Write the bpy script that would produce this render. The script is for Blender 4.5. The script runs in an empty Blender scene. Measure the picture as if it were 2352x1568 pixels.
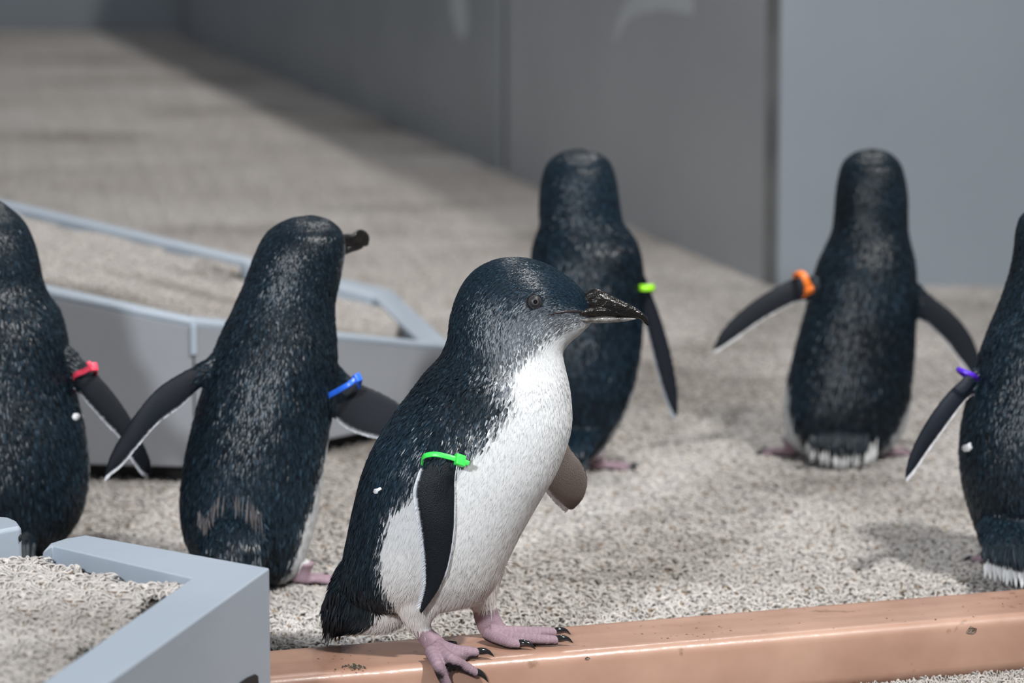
import bpy, math, random
import numpy as np
from mathutils import Vector, Matrix
from mathutils.kdtree import KDTree
from mathutils.bvhtree import BVHTree

S = bpy.context.scene
COL = S.collection
random.seed(4)
RNG = np.random.default_rng(11)

# ------------------------------------------------------------------ camera, world, lights, exposure
CAM = np.array([0.0, 0.0, 0.75])
PITCH = math.radians(9.0)
FPX = 7840.0
cam_data = bpy.data.cameras.new('camera')
cam = bpy.data.objects.new('camera', cam_data)
COL.objects.link(cam)
cam.location = CAM
cam.rotation_euler = (math.pi / 2 - PITCH, 0, 0)
cam_data.sensor_width = 36.0
cam_data.lens = FPX / 2352 * 36.0
cam_data.clip_start = 0.05
cam_data.dof.use_dof = True
cam_data.dof.focus_distance = 2.86
cam_data.dof.aperture_fstop = 6.0
S.camera = cam

S.view_settings.view_transform = 'Standard'
S.view_settings.look = 'None'
S.view_settings.gamma = 1.0
S.view_settings.use_curve_mapping = False
S.view_settings.exposure = 0.0

W = bpy.data.worlds.new('world')
S.world = W
W.use_nodes = True
W.node_tree.nodes['Background'].inputs[0].default_value = (0.80, 0.88, 1.0, 1)
W.node_tree.nodes['Background'].inputs[1].default_value = 0.26


def area(name, loc, target, size, power, color, spread=180):
    d = bpy.data.lights.new(name, 'AREA')
    d.shape = 'DISK'
    d.size = size
    d.energy = power
    d.color = color
    d.spread = math.radians(spread)
    o = bpy.data.objects.new(name, d)
    COL.objects.link(o)
    o.location = loc
    o.rotation_euler = (Vector(target) - Vector(loc)).to_track_quat('-Z', 'Y').to_euler()
    return o


area('key_lamp', (1.3, 1.9, 2.6), (0.0, 3.2, 0.1), 0.22, 17, (1.0, 0.985, 0.96), 75)
area('fill_lamp', (-0.72, 0.55, 1.15), (0.0, 3.5, 0.15), 0.16, 9, (0.92, 0.96, 1.0), 75)
area('ceiling_lamp', (0.9, 8.0, 5.5), (-0.6, 8.0, 0.0), 0.35, 82, (1.0, 0.98, 0.95), 120)

area('added_middle_lamp', (0.3, 4.1, 3.2), (-0.1, 5.3, 0.0), 0.3, 17, (1.0, 0.98, 0.95), 100)  # unseen extra lamp, added to brighten the middle of the floor

# ------------------------------------------------------------------ pixel helpers (2352 x 1568 frame)
FW = np.array([0, math.cos(PITCH), -math.sin(PITCH)])
UP = np.array([0, math.sin(PITCH), math.cos(PITCH)])
RT = np.array([1.0, 0, 0])


def ray(x, y):
    return FW + (x - 1176) / FPX * RT + (784 - y) / FPX * UP


def at_y(x, y, Y):
    d = ray(x, y)
    return CAM + d * (Y / d[1])


def at_z(x, y, z):
    d = ray(x, y)
    return CAM + d * ((z - CAM[2]) / d[2])


def z_over(P, y):
    """height above plan point P whose picture row is y"""
    k = (784 - y) / FPX
    # depth = Y*cos - dz*sin ... solve (dz*cos + Y*sin) = k*(Y*cos - dz*sin)
    Y = P[1]
    dz = (k * Y * math.cos(PITCH) - Y * math.sin(PITCH)) / (math.cos(PITCH) + k * math.sin(PITCH))
    return CAM[2] + dz


# ------------------------------------------------------------------ materials
def new_mat(name):
    m = bpy.data.materials.new(name)
    m.use_nodes = True
    nt = m.node_tree
    b = nt.nodes['Principled BSDF']
    return m, nt, b


def link(nt, a, ao, b, bi):
    nt.links.new(a.outputs[ao], b.inputs[bi])


def painted(name, c1, c2, rough=0.45, scale=6.0, bump=0.06, bscale=60, dirt=None):
    m, nt, b = new_mat(name)
    tc = nt.nodes.new('ShaderNodeTexCoord')
    n = nt.nodes.new('ShaderNodeTexNoise')
    n.inputs['Scale'].default_value = scale
    n.inputs['Detail'].default_value = 6
    link(nt, tc, 'Object', n, 'Vector')
    r = nt.nodes.new('ShaderNodeValToRGB')
    r.color_ramp.elements[0].position = 0.35
    r.color_ramp.elements[1].position = 0.68
    r.color_ramp.elements[0].color = (*c1, 1)
    r.color_ramp.elements[1].color = (*c2, 1)
    link(nt, n, 'Fac', r, 'Fac')
    out = (r, 'Color')
    if dirt:
        n3 = nt.nodes.new('ShaderNodeTexNoise')
        n3.inputs['Scale'].default_value = 42
        n3.inputs['Detail'].default_value = 8
        link(nt, tc, 'Object', n3, 'Vector')
        r3 = nt.nodes.new('ShaderNodeValToRGB')
        r3.color_ramp.elements[0].position = 0.66
        r3.color_ramp.elements[1].position = 0.72
        link(nt, n3, 'Fac', r3, 'Fac')
        mx = nt.nodes.new('ShaderNodeMixRGB')
        link(nt, r3, 'Color', mx, 'Fac')
        link(nt, r, 'Color', mx, 'Color1')
        mx.inputs['Color2'].default_value = (*dirt, 1)
        out = (mx, 'Color')
    link(nt, out[0], out[1], b, 'Base Color')
    b.inputs['Roughness'].default_value = rough
    n2 = nt.nodes.new('ShaderNodeTexNoise')
    n2.inputs['Scale'].default_value = bscale
    n2.inputs['Detail'].default_value = 4
    link(nt, tc, 'Object', n2, 'Vector')
    bp = nt.nodes.new('ShaderNodeBump')
    bp.inputs['Strength'].default_value = bump
    bp.inputs['Distance'].default_value = 0.01
    link(nt, n2, 'Fac', bp, 'Height')
    link(nt, bp, 'Normal', b, 'Normal')
    return m


def plain(name, c, rough=0.4, spec=0.5, coat=0.0):
    m, nt, b = new_mat(name)
    b.inputs['Base Color'].default_value = (*c, 1)
    b.inputs['Roughness'].default_value = rough
    b.inputs['Specular IOR Level'].default_value = spec
    b.inputs['Coat Weight'].default_value = coat
    b.inputs['Coat Roughness'].default_value = 0.1
    # a little grain so no surface is perfectly even
    tc = nt.nodes.new('ShaderNodeTexCoord')
    n = nt.nodes.new('ShaderNodeTexNoise')
    n.inputs['Scale'].default_value = 400
    link(nt, tc, 'Object', n, 'Vector')
    bp = nt.nodes.new('ShaderNodeBump')
    bp.inputs['Strength'].default_value = 0.15
    bp.inputs['Distance'].default_value = 0.001
    link(nt, n, 'Fac', bp, 'Height')
    link(nt, bp, 'Normal', b, 'Normal')
    return m


def vcol(name, rough_dark, rough_light, bump, bscale, spec=0.5, aniso=False):
    m, nt, b = new_mat(name)
    a = nt.nodes.new('ShaderNodeAttribute')
    a.attribute_name = 'Col'
    link(nt, a, 'Color', b, 'Base Color')
    mr = nt.nodes.new('ShaderNodeMapRange')
    mr.inputs['From Min'].default_value = 0.02
    mr.inputs['From Max'].default_value = 0.3
    mr.inputs['To Min'].default_value = rough_dark
    mr.inputs['To Max'].default_value = rough_light
    link(nt, a, 'Fac', mr, 'Value')
    link(nt, mr, 'Result', b, 'Roughness')
    b.inputs['Specular IOR Level'].default_value = spec
    if bump:
        tc = nt.nodes.new('ShaderNodeTexCoord')
        n = nt.nodes.new('ShaderNodeTexVoronoi')
        n.inputs['Scale'].default_value = bscale
        link(nt, tc, 'Object', n, 'Vector')
        bp = nt.nodes.new('ShaderNodeBump')
        bp.inputs['Strength'].default_value = bump
        bp.inputs['Distance'].default_value = 0.0008
        link(nt, n, 'Distance', bp, 'Height')
        link(nt, bp, 'Normal', b, 'Normal')
    return m


M_skin = vcol('penguin_skin', 0.5, 0.55, 0.35, 1100, 0.22)
M_feather = vcol('plumage', 0.31, 0.65, 0, 0, 0.27)
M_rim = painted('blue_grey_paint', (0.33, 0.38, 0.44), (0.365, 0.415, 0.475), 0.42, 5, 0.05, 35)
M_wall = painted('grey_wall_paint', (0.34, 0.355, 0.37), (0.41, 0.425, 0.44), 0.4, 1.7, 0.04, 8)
M_walldark = painted('shaded_grey_wall_paint', (0.25, 0.27, 0.285), (0.31, 0.33, 0.345), 0.4, 1.7, 0.04, 8)  # darker copy of the wall grey, the left panel's shade put into its colour
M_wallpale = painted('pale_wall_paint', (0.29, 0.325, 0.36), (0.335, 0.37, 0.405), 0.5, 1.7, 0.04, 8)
M_trim = painted('brown_grey_trim', (0.10, 0.10, 0.10), (0.15, 0.15, 0.15), 0.5, 9, 0.05, 40)
M_dark = plain('black_rubber', (0.008, 0.008, 0.009), 0.6)
M_bill = painted('wet_black_bill', (0.005, 0.0045, 0.0045), (0.012, 0.010, 0.008), 0.17, 90, 0.3, 320)
M_bill.node_tree.nodes['Principled BSDF'].inputs['Specular IOR Level'].default_value = 0.35
for _n in list(M_bill.node_tree.nodes):
    if _n.bl_idname == 'ShaderNodeTexNoise':
        _mp = M_bill.node_tree.nodes.new('ShaderNodeMapping')
        _mp.inputs['Rotation'].default_value = (0, .35, 0)
        _mp.inputs['Scale'].default_value = (.4, 1.3, 1.3)
        _src = _n.inputs['Vector'].links[0].from_socket
        M_bill.node_tree.links.new(_src, _mp.inputs['Vector'])
        M_bill.node_tree.links.new(_mp.outputs['Vector'], _n.inputs['Vector'])
M_bill_low = painted('horn_grey_bill', (0.03, 0.027, 0.024), (0.26, 0.25, 0.23), 0.25, 90, 0.2, 200)
M_gape = plain('dark_pink_gape_skin', (0.02, 0.014, 0.014), 0.35)
M_claw = plain('black_claw', (0.006, 0.006, 0.007), 0.16, 0.6, 0.5)
M_eye = plain('dark_eyeball', (0.012, 0.012, 0.014), 0.12, 0.6, 0.2)
M_iris = plain('grey_iris', (0.022, 0.022, 0.024), 0.4, 0.2)
M_iris_in = plain('pale_grey_iris', (0.06, 0.06, 0.063), 0.4, 0.2)
M_iris_rim = plain('iris_edge', (0.06, 0.06, 0.063), 0.25)
M_pupil = plain('black_pupil', (0.002, 0.002, 0.002), 0.08, 0.6)
M_lid = plain('eyelid_skin', (0.012, 0.013, 0.015), 0.4)
M_mark = plain('white_dropping', (0.75, 0.76, 0.78), 0.6)
M_debris = plain('dark_green_debris', (0.05, 0.055, 0.04), 0.8)


def plastic(name, c):
    m = plain(name, c, 0.32, 0.5)
    b = m.node_tree.nodes['Principled BSDF']
    b.inputs['Subsurface Weight'].default_value = 0.15
    b.inputs['Subsurface Radius'].default_value = (0.003, 0.003, 0.003)
    return m


def ledge_mat():
    m = painted('wet_terracotta_paint', (0.36, 0.20, 0.14), (0.47, 0.285, 0.205), 0.45, 11, 0.12, 24, dirt=(0.25, 0.14, 0.09))
    nt = m.node_tree
    b = nt.nodes['Principled BSDF']
    b.inputs['Coat Weight'].default_value = 0.35
    b.inputs['Coat Roughness'].default_value = 0.24
    tc = nt.nodes.new('ShaderNodeTexCoord')
    mp = nt.nodes.new('ShaderNodeMapping')
    mp.inputs['Scale'].default_value = (60, 90, 90)
    link(nt, tc, 'Object', mp, 'Vector')
    n = nt.nodes.new('ShaderNodeTexNoise')
    n.inputs['Scale'].default_value = 1.0
    n.inputs['Detail'].default_value = 5
    link(nt, mp, 'Vector', n, 'Vector')
    bp = nt.nodes.new('ShaderNodeBump')
    bp.inputs['Strength'].default_value = 0.35
    bp.inputs['Distance'].default_value = 0.002
    link(nt, n, 'Fac', bp, 'Height')
    link(nt, bp, 'Normal', b, 'Coat Normal')
    return m


def mat_mat():
    m, nt, b = new_mat('beige_vinyl_loop')
    oi = nt.nodes.new('ShaderNodeObjectInfo')
    tc = nt.nodes.new('ShaderNodeNewGeometry')
    n = nt.nodes.new('ShaderNodeTexNoise')
    n.inputs['Scale'].default_value = 2.2
    n.inputs['Detail'].default_value = 6
    link(nt, tc, 'Position', n, 'Vector')
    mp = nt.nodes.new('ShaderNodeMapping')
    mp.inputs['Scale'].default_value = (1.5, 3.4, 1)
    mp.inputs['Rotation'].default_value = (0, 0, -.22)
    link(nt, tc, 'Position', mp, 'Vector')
    nd = nt.nodes.new('ShaderNodeTexNoise')  # stretched noise: dark shadow streaks of the floor painted into the mat colour
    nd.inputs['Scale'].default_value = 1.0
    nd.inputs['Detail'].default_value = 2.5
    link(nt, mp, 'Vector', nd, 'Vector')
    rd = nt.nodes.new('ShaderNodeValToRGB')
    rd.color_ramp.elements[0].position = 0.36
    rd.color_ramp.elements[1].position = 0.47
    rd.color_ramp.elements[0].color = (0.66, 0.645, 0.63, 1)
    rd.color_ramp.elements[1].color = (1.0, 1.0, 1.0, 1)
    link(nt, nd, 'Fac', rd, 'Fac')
    a = nt.nodes.new('ShaderNodeAttribute')
    a.attribute_name = 'Col'
    r = nt.nodes.new('ShaderNodeValToRGB')
    r.color_ramp.elements[0].position = 0.3
    r.color_ramp.elements[1].position = 0.7
    r.color_ramp.elements[0].color = (0.80, 0.78, 0.76, 1)
    r.color_ramp.elements[1].color = (1.0, 1.0, 1.0, 1)
    link(nt, n, 'Fac', r, 'Fac')
    mx = nt.nodes.new('ShaderNodeMixRGB')
    mx.blend_type = 'MULTIPLY'
    mx.inputs['Fac'].default_value = 1
    link(nt, a, 'Color', mx, 'Color1')
    link(nt, r, 'Color', mx, 'Color2')
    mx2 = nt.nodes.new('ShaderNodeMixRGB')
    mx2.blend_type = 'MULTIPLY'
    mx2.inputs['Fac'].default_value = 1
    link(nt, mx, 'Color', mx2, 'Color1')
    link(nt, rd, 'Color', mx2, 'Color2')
    link(nt, mx2, 'Color', b, 'Base Color')
    b.inputs['Roughness'].default_value = 0.42
    b.inputs['Specular IOR Level'].default_value = 0.4
    return m


M_ledge = ledge_mat()
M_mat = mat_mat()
M_base = painted('mat_backing', (0.035, 0.03, 0.026), (0.07, 0.06, 0.05), 0.8, 60, 0.4, 150)


# ------------------------------------------------------------------ object helpers
def mesh_obj(name, V, F, mat, parent=None, smooth=True, col=None, loc=None):
    me = bpy.data.meshes.new(name)
    V = np.asarray(V, dtype=np.float64)
    off = np.zeros(3)
    if parent is not None:
        off = world_of(parent)
    elif loc is not None:
        off = np.array(loc, float)
    me.from_pydata((V - off).tolist(), [], [list(map(int, f)) for f in F])
    if smooth:
        me.polygons.foreach_set('use_smooth', np.ones(len(me.polygons), bool))
    if col is not None:
        a = me.color_attributes.new('Col', 'FLOAT_COLOR', 'POINT')
        c4 = np.ones((len(V), 4), np.float32)
        c4[:, :3] = col
        a.data.foreach_set('color', c4.ravel())
    me.materials.append(mat)
    o = bpy.data.objects.new(name, me)
    COL.objects.link(o)
    if parent is not None:
        o.parent = parent
    elif loc is not None:
        o.location = loc
    return o


def world_of(o):
    p = np.zeros(3)
    while o is not None:
        p = p + np.array(o.location)
        o = o.parent
    return p


def thing(name, label, cat, loc, group=None):
    o = bpy.data.objects.new(name, None)
    COL.objects.link(o)
    o.location = [float(v) for v in loc]
    o.empty_display_size = 0.05
    o['label'] = label
    o['category'] = cat
    if group:
        o['group'] = group
    return o


def bevel(o, w, seg=3):
    md = o.modifiers.new('bevel', 'BEVEL')
    md.width = w
    md.segments = seg
    md.limit_method = 'ANGLE'
    md.angle_limit = math.radians(30)
    return o


def prism(name, plan, zb, zt, mat, parent=None, kind=None, bv=0.0, smooth=False, seg=3, loc=None):
    """plan: list of (x, y); zb, zt numbers or lists"""
    n = len(plan)
    zb = [zb] * n if np.isscalar(zb) else zb
    zt = [zt] * n if np.isscalar(zt) else zt
    V = [(p[0], p[1], b) for p, b in zip(plan, zb)] + [(p[0], p[1], t) for p, t in zip(plan, zt)]
    ar = sum(plan[i][0] * plan[(i + 1) % n][1] - plan[(i + 1) % n][0] * plan[i][1] for i in range(n))
    F = [list(range(n))[::-1], list(range(n, 2 * n))] + [[i, (i + 1) % n, n + (i + 1) % n, n + i] for i in range(n)]
    if ar < 0:
        F = [f[::-1] for f in F]
    o = mesh_obj(name, V, F, mat, parent, smooth=False, loc=loc)
    if kind:
        o['kind'] = kind
    if bv:
        bevel(o, bv, seg)
        o.data.polygons.foreach_set('use_smooth', np.ones(len(o.data.polygons), bool))
        md = o.modifiers.new('wn', 'WEIGHTED_NORMAL')
    return o


# ------------------------------------------------------------------ the setting
# wall foot line, from the picture (z = 0)
wa = at_z(425, 96, 0)
wb = at_z(1155, 408, 0)
wc = at_z(1752, 664, 0)
wd = at_z(1784, 668, 0)
we = at_z(2700, 672, 0)
WH = 0.9


def wall(name, a, b, mat, t=0.06, side=1, h=WH):
    a = np.array(a[:2]); b = np.array(b[:2])
    d = (b - a) / np.linalg.norm(b - a)
    nrm = np.array([-d[1], d[0]]) * side * t
    return prism(name, [tuple(a), tuple(b), tuple(b + nrm), tuple(a + nrm)], -0.02, h, mat, kind='structure', bv=0.003)


_b0 = at_z(640, 1490, 0.042); _b1 = at_z(2352, 1350, 0.042)
_sl = (_b1[1] - _b0[1]) / (_b1[0] - _b0[0])
LOW = -0.015
_yl = _b0[1] - .045 + _sl * (-4 - _b0[0]); _yr = _b0[1] - .045 + _sl * (4 - _b0[0])
fl = mesh_obj('floor', [(-4, 1.0, LOW), (4, 1.0, LOW), (4, _yr, LOW), (-4, _yl, LOW), (4, _yr, 0), (-4, _yl, 0), (4, 14, 0), (-4, 14, 0)], [(0, 1, 2, 3), (3, 2, 4, 5), (5, 4, 6, 7)], M_base, smooth=False)
fl['kind'] = 'structure'
dirw = (wb - wa)[:2] / np.linalg.norm((wb - wa)[:2])
wb1 = wb[:2] - dirw * 0.03
wb2 = wb[:2] + dirw * 0.03
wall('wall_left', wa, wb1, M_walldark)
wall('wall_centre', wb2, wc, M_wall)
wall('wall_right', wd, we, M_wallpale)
# recessed dark joint between the two receding panels, and the corner post
jn = np.array([-dirw[1], dirw[0]])
prism('trim_1', [tuple(wb1 + jn * .012), tuple(wb2 + jn * .012), tuple(wb2 + jn * .05), tuple(wb1 + jn * .05)], -0.02, WH - .001, M_dark, kind='structure')
prism('trim_2', [tuple(wc[:2]), tuple(wd[:2]), tuple(wd[:2] + (0.0, 0.05)), tuple(wc[:2] + (0.0, 0.05))], -0.02, WH, M_trim, kind='structure', bv=0.004)
far0 = at_z(-2600, 70, 0)
far1 = at_z(415, 76, 0)
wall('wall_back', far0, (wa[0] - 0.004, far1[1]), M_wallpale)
prism('trim_3', [(wa[0] - .004, wa[1]), (wa[0] + .05, wa[1]), (wa[0] + .05, far1[1] + .06), (wa[0] - .004, far1[1] + .06)], -.02, WH, M_trim, kind='structure')


def wall_streak(px, w, px_per):
    nrm = np.array([dirw[1], -dirw[0]])
    if np.dot(nrm, -wb[:2]) < 0: nrm = -nrm
    pts_ = []
    for x, y in px:
        d = ray(x, y)
        t = np.dot(wb[:2], nrm) / np.dot(d[:2], nrm)
        pts_.append(CAM + d * t)
    n = len(pts_)
    V = []
    for i, p in enumerate(pts_):
        a = pts_[max(0, i - 1)]; b = pts_[min(n - 1, i + 1)]
        T = (b - a) / np.linalg.norm(b - a)
        S_ = np.cross(T, np.array([*nrm, 0])); ww = w[i]
        V += [p + S_ * ww + np.array([*nrm, 0]) * .001, p - S_ * ww + np.array([*nrm, 0]) * .001]
    F = [(2 * i, 2 * i + 1, 2 * i + 3, 2 * i + 2) for i in range(n - 1)]
    return V, F


_sm = []  # two pale curved strips laid on the wall panels
V1, F1 = wall_streak([(1040, -30), (1055, 10), (1066, 45), (1074, 72)], [.05, .06, .055, .02], 1)
V2, F2 = wall_streak([(1412, 95), (1425, 60), (1440, 28), (1470, 4), (1520, -2), (1570, 6), (1594, 18), (1592, 34)], [.008, .014, .018, .02, .018, .016, .014, .004], 1)
M_streak = painted('pale_streak_grey', (0.50, 0.52, 0.53), (0.54, 0.56, 0.57), 0.5)
for _v, _f, _p in ((V1, F1, 'wall_left'), (V2, F2, 'wall_centre')):
    _w = bpy.data.objects[_p]
    mesh_obj('pale_streak', _v, _f, M_streak, _w, smooth=False)
# small dark patch at the top of the right wall
_q = [at_y(x, y, wd[1] - .0015) for x, y in ((2270, -40), (2282, 0), (2312, 18), (2334, 38), (2360, 36), (2420, 20), (2420, -40))]
_m = len(_q)
mesh_obj('dark_panel', _q + [p + np.array([0, .004, 0]) for p in _q], [list(range(_m)), list(range(_m, 2 * _m))[::-1]] + [(i, i + _m, (i + 1) % _m + _m, (i + 1) % _m) for i in range(_m)], M_dark, bpy.data.objects['wall_right'], smooth=False)


# ------------------------------------------------------------------ loop mat (one strand tile, instanced with geometry nodes)
def strand_tile(name, size, n, seed, r0=0.00085):
    g = np.random.default_rng(seed)
    V = []; F = []; C = []
    K = 9; Msd = 4
    base = 0
    for i in range(n):
        cx, cy = (g.random(2) - 0.5) * size * 1.04
        az = g.random() * 2 * math.pi
        R = 0.0022 + g.random() * 0.0022
        h = 0.0035 + g.random() * 0.0045
        turn = (g.random() * 2.4 + 1.0) * g.choice([-1, 1])
        z0 = g.random() * 0.0025
        s = np.linspace(0, 1, K)
        ang = az + turn * (s - .5) * 2
        x = cx + R * np.cos(ang) * (0.6 + s * 0.6) + (s - .5) * R * 1.6 * math.cos(az + 1.57)
        y = cy + R * np.sin(ang) * (0.6 + s * 0.6) + (s - .5) * R * 1.6 * math.sin(az + 1.57)
        z = z0 + h * np.sin(np.pi * (0.04 + s * 0.92)) ** 0.8
        P = np.stack([x, y, z], 1)
        T = np.gradient(P, axis=0)
        T /= np.linalg.norm(T, axis=1)[:, None]
        A = np.cross(T, [0.1, 0.2, 1.0]); A /= np.linalg.norm(A, axis=1)[:, None] + 1e-9
        B = np.cross(T, A)
        tone = 0.72 + g.random() * 0.38
        c = np.array([0.59, 0.555, 0.525]) * tone
        if g.random() < 0.045:
            c = np.array([0.34, 0.25, 0.17]) * tone
        for k in range(K):
            for m in range(Msd):
                a = 2 * math.pi * m / Msd
                V.append(P[k] + r0 * (math.cos(a) * A[k] + math.sin(a) * B[k]))
                C.append(c)
        for k in range(K - 1):
            for m in range(Msd):
                a0 = base + k * Msd + m; a1 = base + k * Msd + (m + 1) % Msd
                F.append((a0, a1, a1 + Msd, a0 + Msd))
        base += K * Msd
    me = bpy.data.meshes.new(name)
    me.from_pydata(np.array(V).tolist(), [], F)
    me.polygons.foreach_set('use_smooth', np.ones(len(me.polygons), bool))
    a = me.color_attributes.new('Col', 'FLOAT_COLOR', 'POINT')
    c4 = np.ones((len(V), 4), np.float32); c4[:, :3] = np.array(C)
    a.data.foreach_set('color', c4.ravel())
    me.materials.append(M_mat)
    return bpy.data.objects.new(name, me)


TILE = 0.10
tile = strand_tile('loop_strands', TILE, 620, 3, .0010)


def gn_group(tile_ob):
    g = bpy.data.node_groups.new('scatter_loops', 'GeometryNodeTree')
    g.interface.new_socket('Geometry', in_out='INPUT', socket_type='NodeSocketGeometry')
    g.interface.new_socket('Geometry', in_out='OUTPUT', socket_type='NodeSocketGeometry')
    N = g.nodes
    gi = N.new('NodeGroupInput'); go = N.new('NodeGroupOutput')
    iop = N.new('GeometryNodeInstanceOnPoints')
    oi = N.new('GeometryNodeObjectInfo')
    oi.inputs['Object'].default_value = tile_ob
    at = N.new('GeometryNodeInputNamedAttribute'); at.data_type = 'FLOAT_VECTOR'
    at.inputs['Name'].default_value = 'rot'
    sc = N.new('GeometryNodeInputNamedAttribute'); sc.data_type = 'FLOAT_VECTOR'
    sc.inputs['Name'].default_value = 'scl'
    g.links.new(gi.outputs[0], iop.inputs['Points'])
    g.links.new(oi.outputs['Geometry'], iop.inputs['Instance'])
    g.links.new(at.outputs[0], iop.inputs['Rotation'])
    g.links.new(sc.outputs[0], iop.inputs['Scale'])
    g.links.new(iop.outputs[0], go.inputs[0])
    return g


GN = gn_group(tile)


def carpet(name, pts, rots, scl, parent=None):
    o = mesh_obj(name, pts, [], M_mat, parent)
    me = o.data
    a = me.attributes.new('rot', 'FLOAT_VECTOR', 'POINT')
    a.data.foreach_set('vector', np.asarray(rots, np.float32).ravel())
    a = me.attributes.new('scl', 'FLOAT_VECTOR', 'POINT')
    a.data.foreach_set('vector', np.asarray(scl, np.float32).ravel())
    md = o.modifiers.new('loops', 'NODES')
    md.node_group = GN
    o['kind'] = 'stuff'
    return o


def in_poly(x, y, poly):
    c = False
    n = len(poly)
    for i in range(n):
        x1, y1 = poly[i]; x2, y2 = poly[(i + 1) % n]
        if (y1 > y) != (y2 > y) and x < (x2 - x1) * (y - y1) / (y2 - y1) + x1:
            c = not c
    return c


# ------------------------------------------------------------------ terracotta ledge
LZ = 0.042
lb0 = at_z(640, 1490, LZ); lb1 = at_z(2352, 1350, LZ)
lf0 = at_z(640, 1549, LZ); lf1 = at_z(2352, 1417, LZ)
ld = (lb1 - lb0)[:2] / np.linalg.norm((lb1 - lb0)[:2])
ln = np.array([ld[1], -ld[0]])              # toward the camera
lw = 0.5 * (np.dot((lf0 - lb0)[:2], ln) + np.dot((lf1 - lb1)[:2], ln))


def build_ledge():
    root = thing('wooden_ledge', 'long low terracotta painted wooden ledge, wet and chipped, that the nearest penguin stands on', 'ledge',
                 (*(lb0[:2] + ld * 0.3 + ln * lw / 2), 0))
    r = 0.010
    prof = [(0, -.003), (0, 0.001), (0, LZ - 0.004), (0.001, LZ - 0.001), (0.004, LZ)]
    for k in range(1, 18):
        prof.append((0.004 + (lw - 0.004 - r) * k / 18, LZ + 0.0001 * math.sin(k * 1.1)))
    for k in range(7):
        a = math.pi / 2 * k / 6
        prof.append((lw - r + r * math.sin(a), LZ - r + r * math.cos(a)))
    prof += [(lw + 0.0012, LZ * 0.5), (lw + 0.002, 0.001), (lw + .002, LOW + .001)]
    n = len(prof)
    V = []; F = []
    xs = np.linspace(-0.07, 1.5, 150)
    for i, s in enumerate(xs):
        for j, (u, z) in enumerate(prof):
            w = 0.00022 * math.sin(s * 23 + j * .1) + 0.00012 * math.sin(s * 61 + j * .1)
            p = lb0[:2] + ld * s + ln * (u + w * (j > 4))
            V.append((p[0], p[1], z + (w * 0.3 if 4 < j < n - 4 else 0)))
    for i in range(len(xs) - 1):
        for j in range(n - 1):
            F.append((i * n + j, (i + 1) * n + j, (i + 1) * n + j + 1, i * n + j + 1))
        F.append(((i + 1) * n, i * n, i * n + n - 1, (i + 1) * n + n - 1))
    F.append(list(range(n)))
    F.append([(len(xs) - 1) * n + j for j in range(n)][::-1])
    o = mesh_obj('plank', V, F, M_ledge, root, smooth=True)
    # chips of lost paint on the front edge
    for (px, py, w, h) in ((2232, 1452, 17, 26), (1350, 1512, 7, 8), (2195, 1463, 9, 6)):
        f = on_ledge(px, py, 0.0006)
        g = np.random.default_rng(int(px))
        m = 11
        sc = 0.00037
        VV = [f]; FF = []
        for k in range(m):
            a = 2 * math.pi * k / m
            q = g.uniform(.7, 1.1)
            VV.append(f + np.array([ld[0], ld[1], 0]) * math.cos(a) * w * sc * q + np.array([0, 0, 1]) * math.sin(a) * h * sc * q * .6 - np.array([ln[0], ln[1], 0]) * 0.0004)
        VV[0] = f - np.array([ln[0], ln[1], 0]) * 0.0001
        FF = [(0, 1 + k, 1 + (k + 1) % m) for k in range(m)]
        mesh_obj('paint_chip', VV, FF, M_chip, root)
    # beads of water
    g = np.random.default_rng(8)
    Vb = []; Fb = []
    for i in range(190):
        s = g.uniform(0.0, 0.75); u = g.uniform(.004, lw - .004)
        c = lb0[:2] + ld * s + ln * u
        rr = g.choice([.0005, .0008, .0012], p=[.5, .35, .15])
        b0 = len(Vb)
        for q in range(3):
            el = q * math.pi / 6
            for k in range(8):
                a = k * math.pi / 4
                Vb.append((c[0] + rr * math.cos(el) * math.cos(a), c[1] + rr * math.cos(el) * math.sin(a), LZ - .0001 + rr * .6 * math.sin(el)))
        Vb.append((c[0], c[1], LZ + rr * .55))
        for q in range(2):
            for k in range(8):
                Fb.append((b0 + q * 8 + k, b0 + q * 8 + (k + 1) % 8, b0 + q * 8 + 8 + (k + 1) % 8, b0 + q * 8 + 8 + k))
        for k in range(8):
            Fb.append((b0 + 16 + k, b0 + 16 + (k + 1) % 8, b0 + 24))
    o = mesh_obj('water_drops', Vb, Fb, M_water, root)
    o['kind'] = 'stuff'
    return root


def on_ledge(px, py, h):
    p = at_z(px, py, LZ + h)
    f = np.dot(p[:2] - lb0[:2], ln)
    if f <= lw + h:
        return p
    d = ray(px, py)
    P0 = lb0[:2] + ln * (lw + h)
    t = np.dot(P0, ln) / np.dot(d[:2], ln)
    return CAM + d * t


M_chip = painted('bare_chipped_wood', (0.10, 0.06, 0.04), (0.30, 0.22, 0.17), 0.7, 200, 0.5, 300)
M_water, _nt, _b = new_mat('water_bead')
_b.inputs['Base Color'].default_value = (1, 1, 1, 1)
_b.inputs['Transmission Weight'].default_value = 1.0
_b.inputs['Roughness'].default_value = 0.02
_b.inputs['IOR'].default_value = 1.33
build_ledge()


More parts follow.
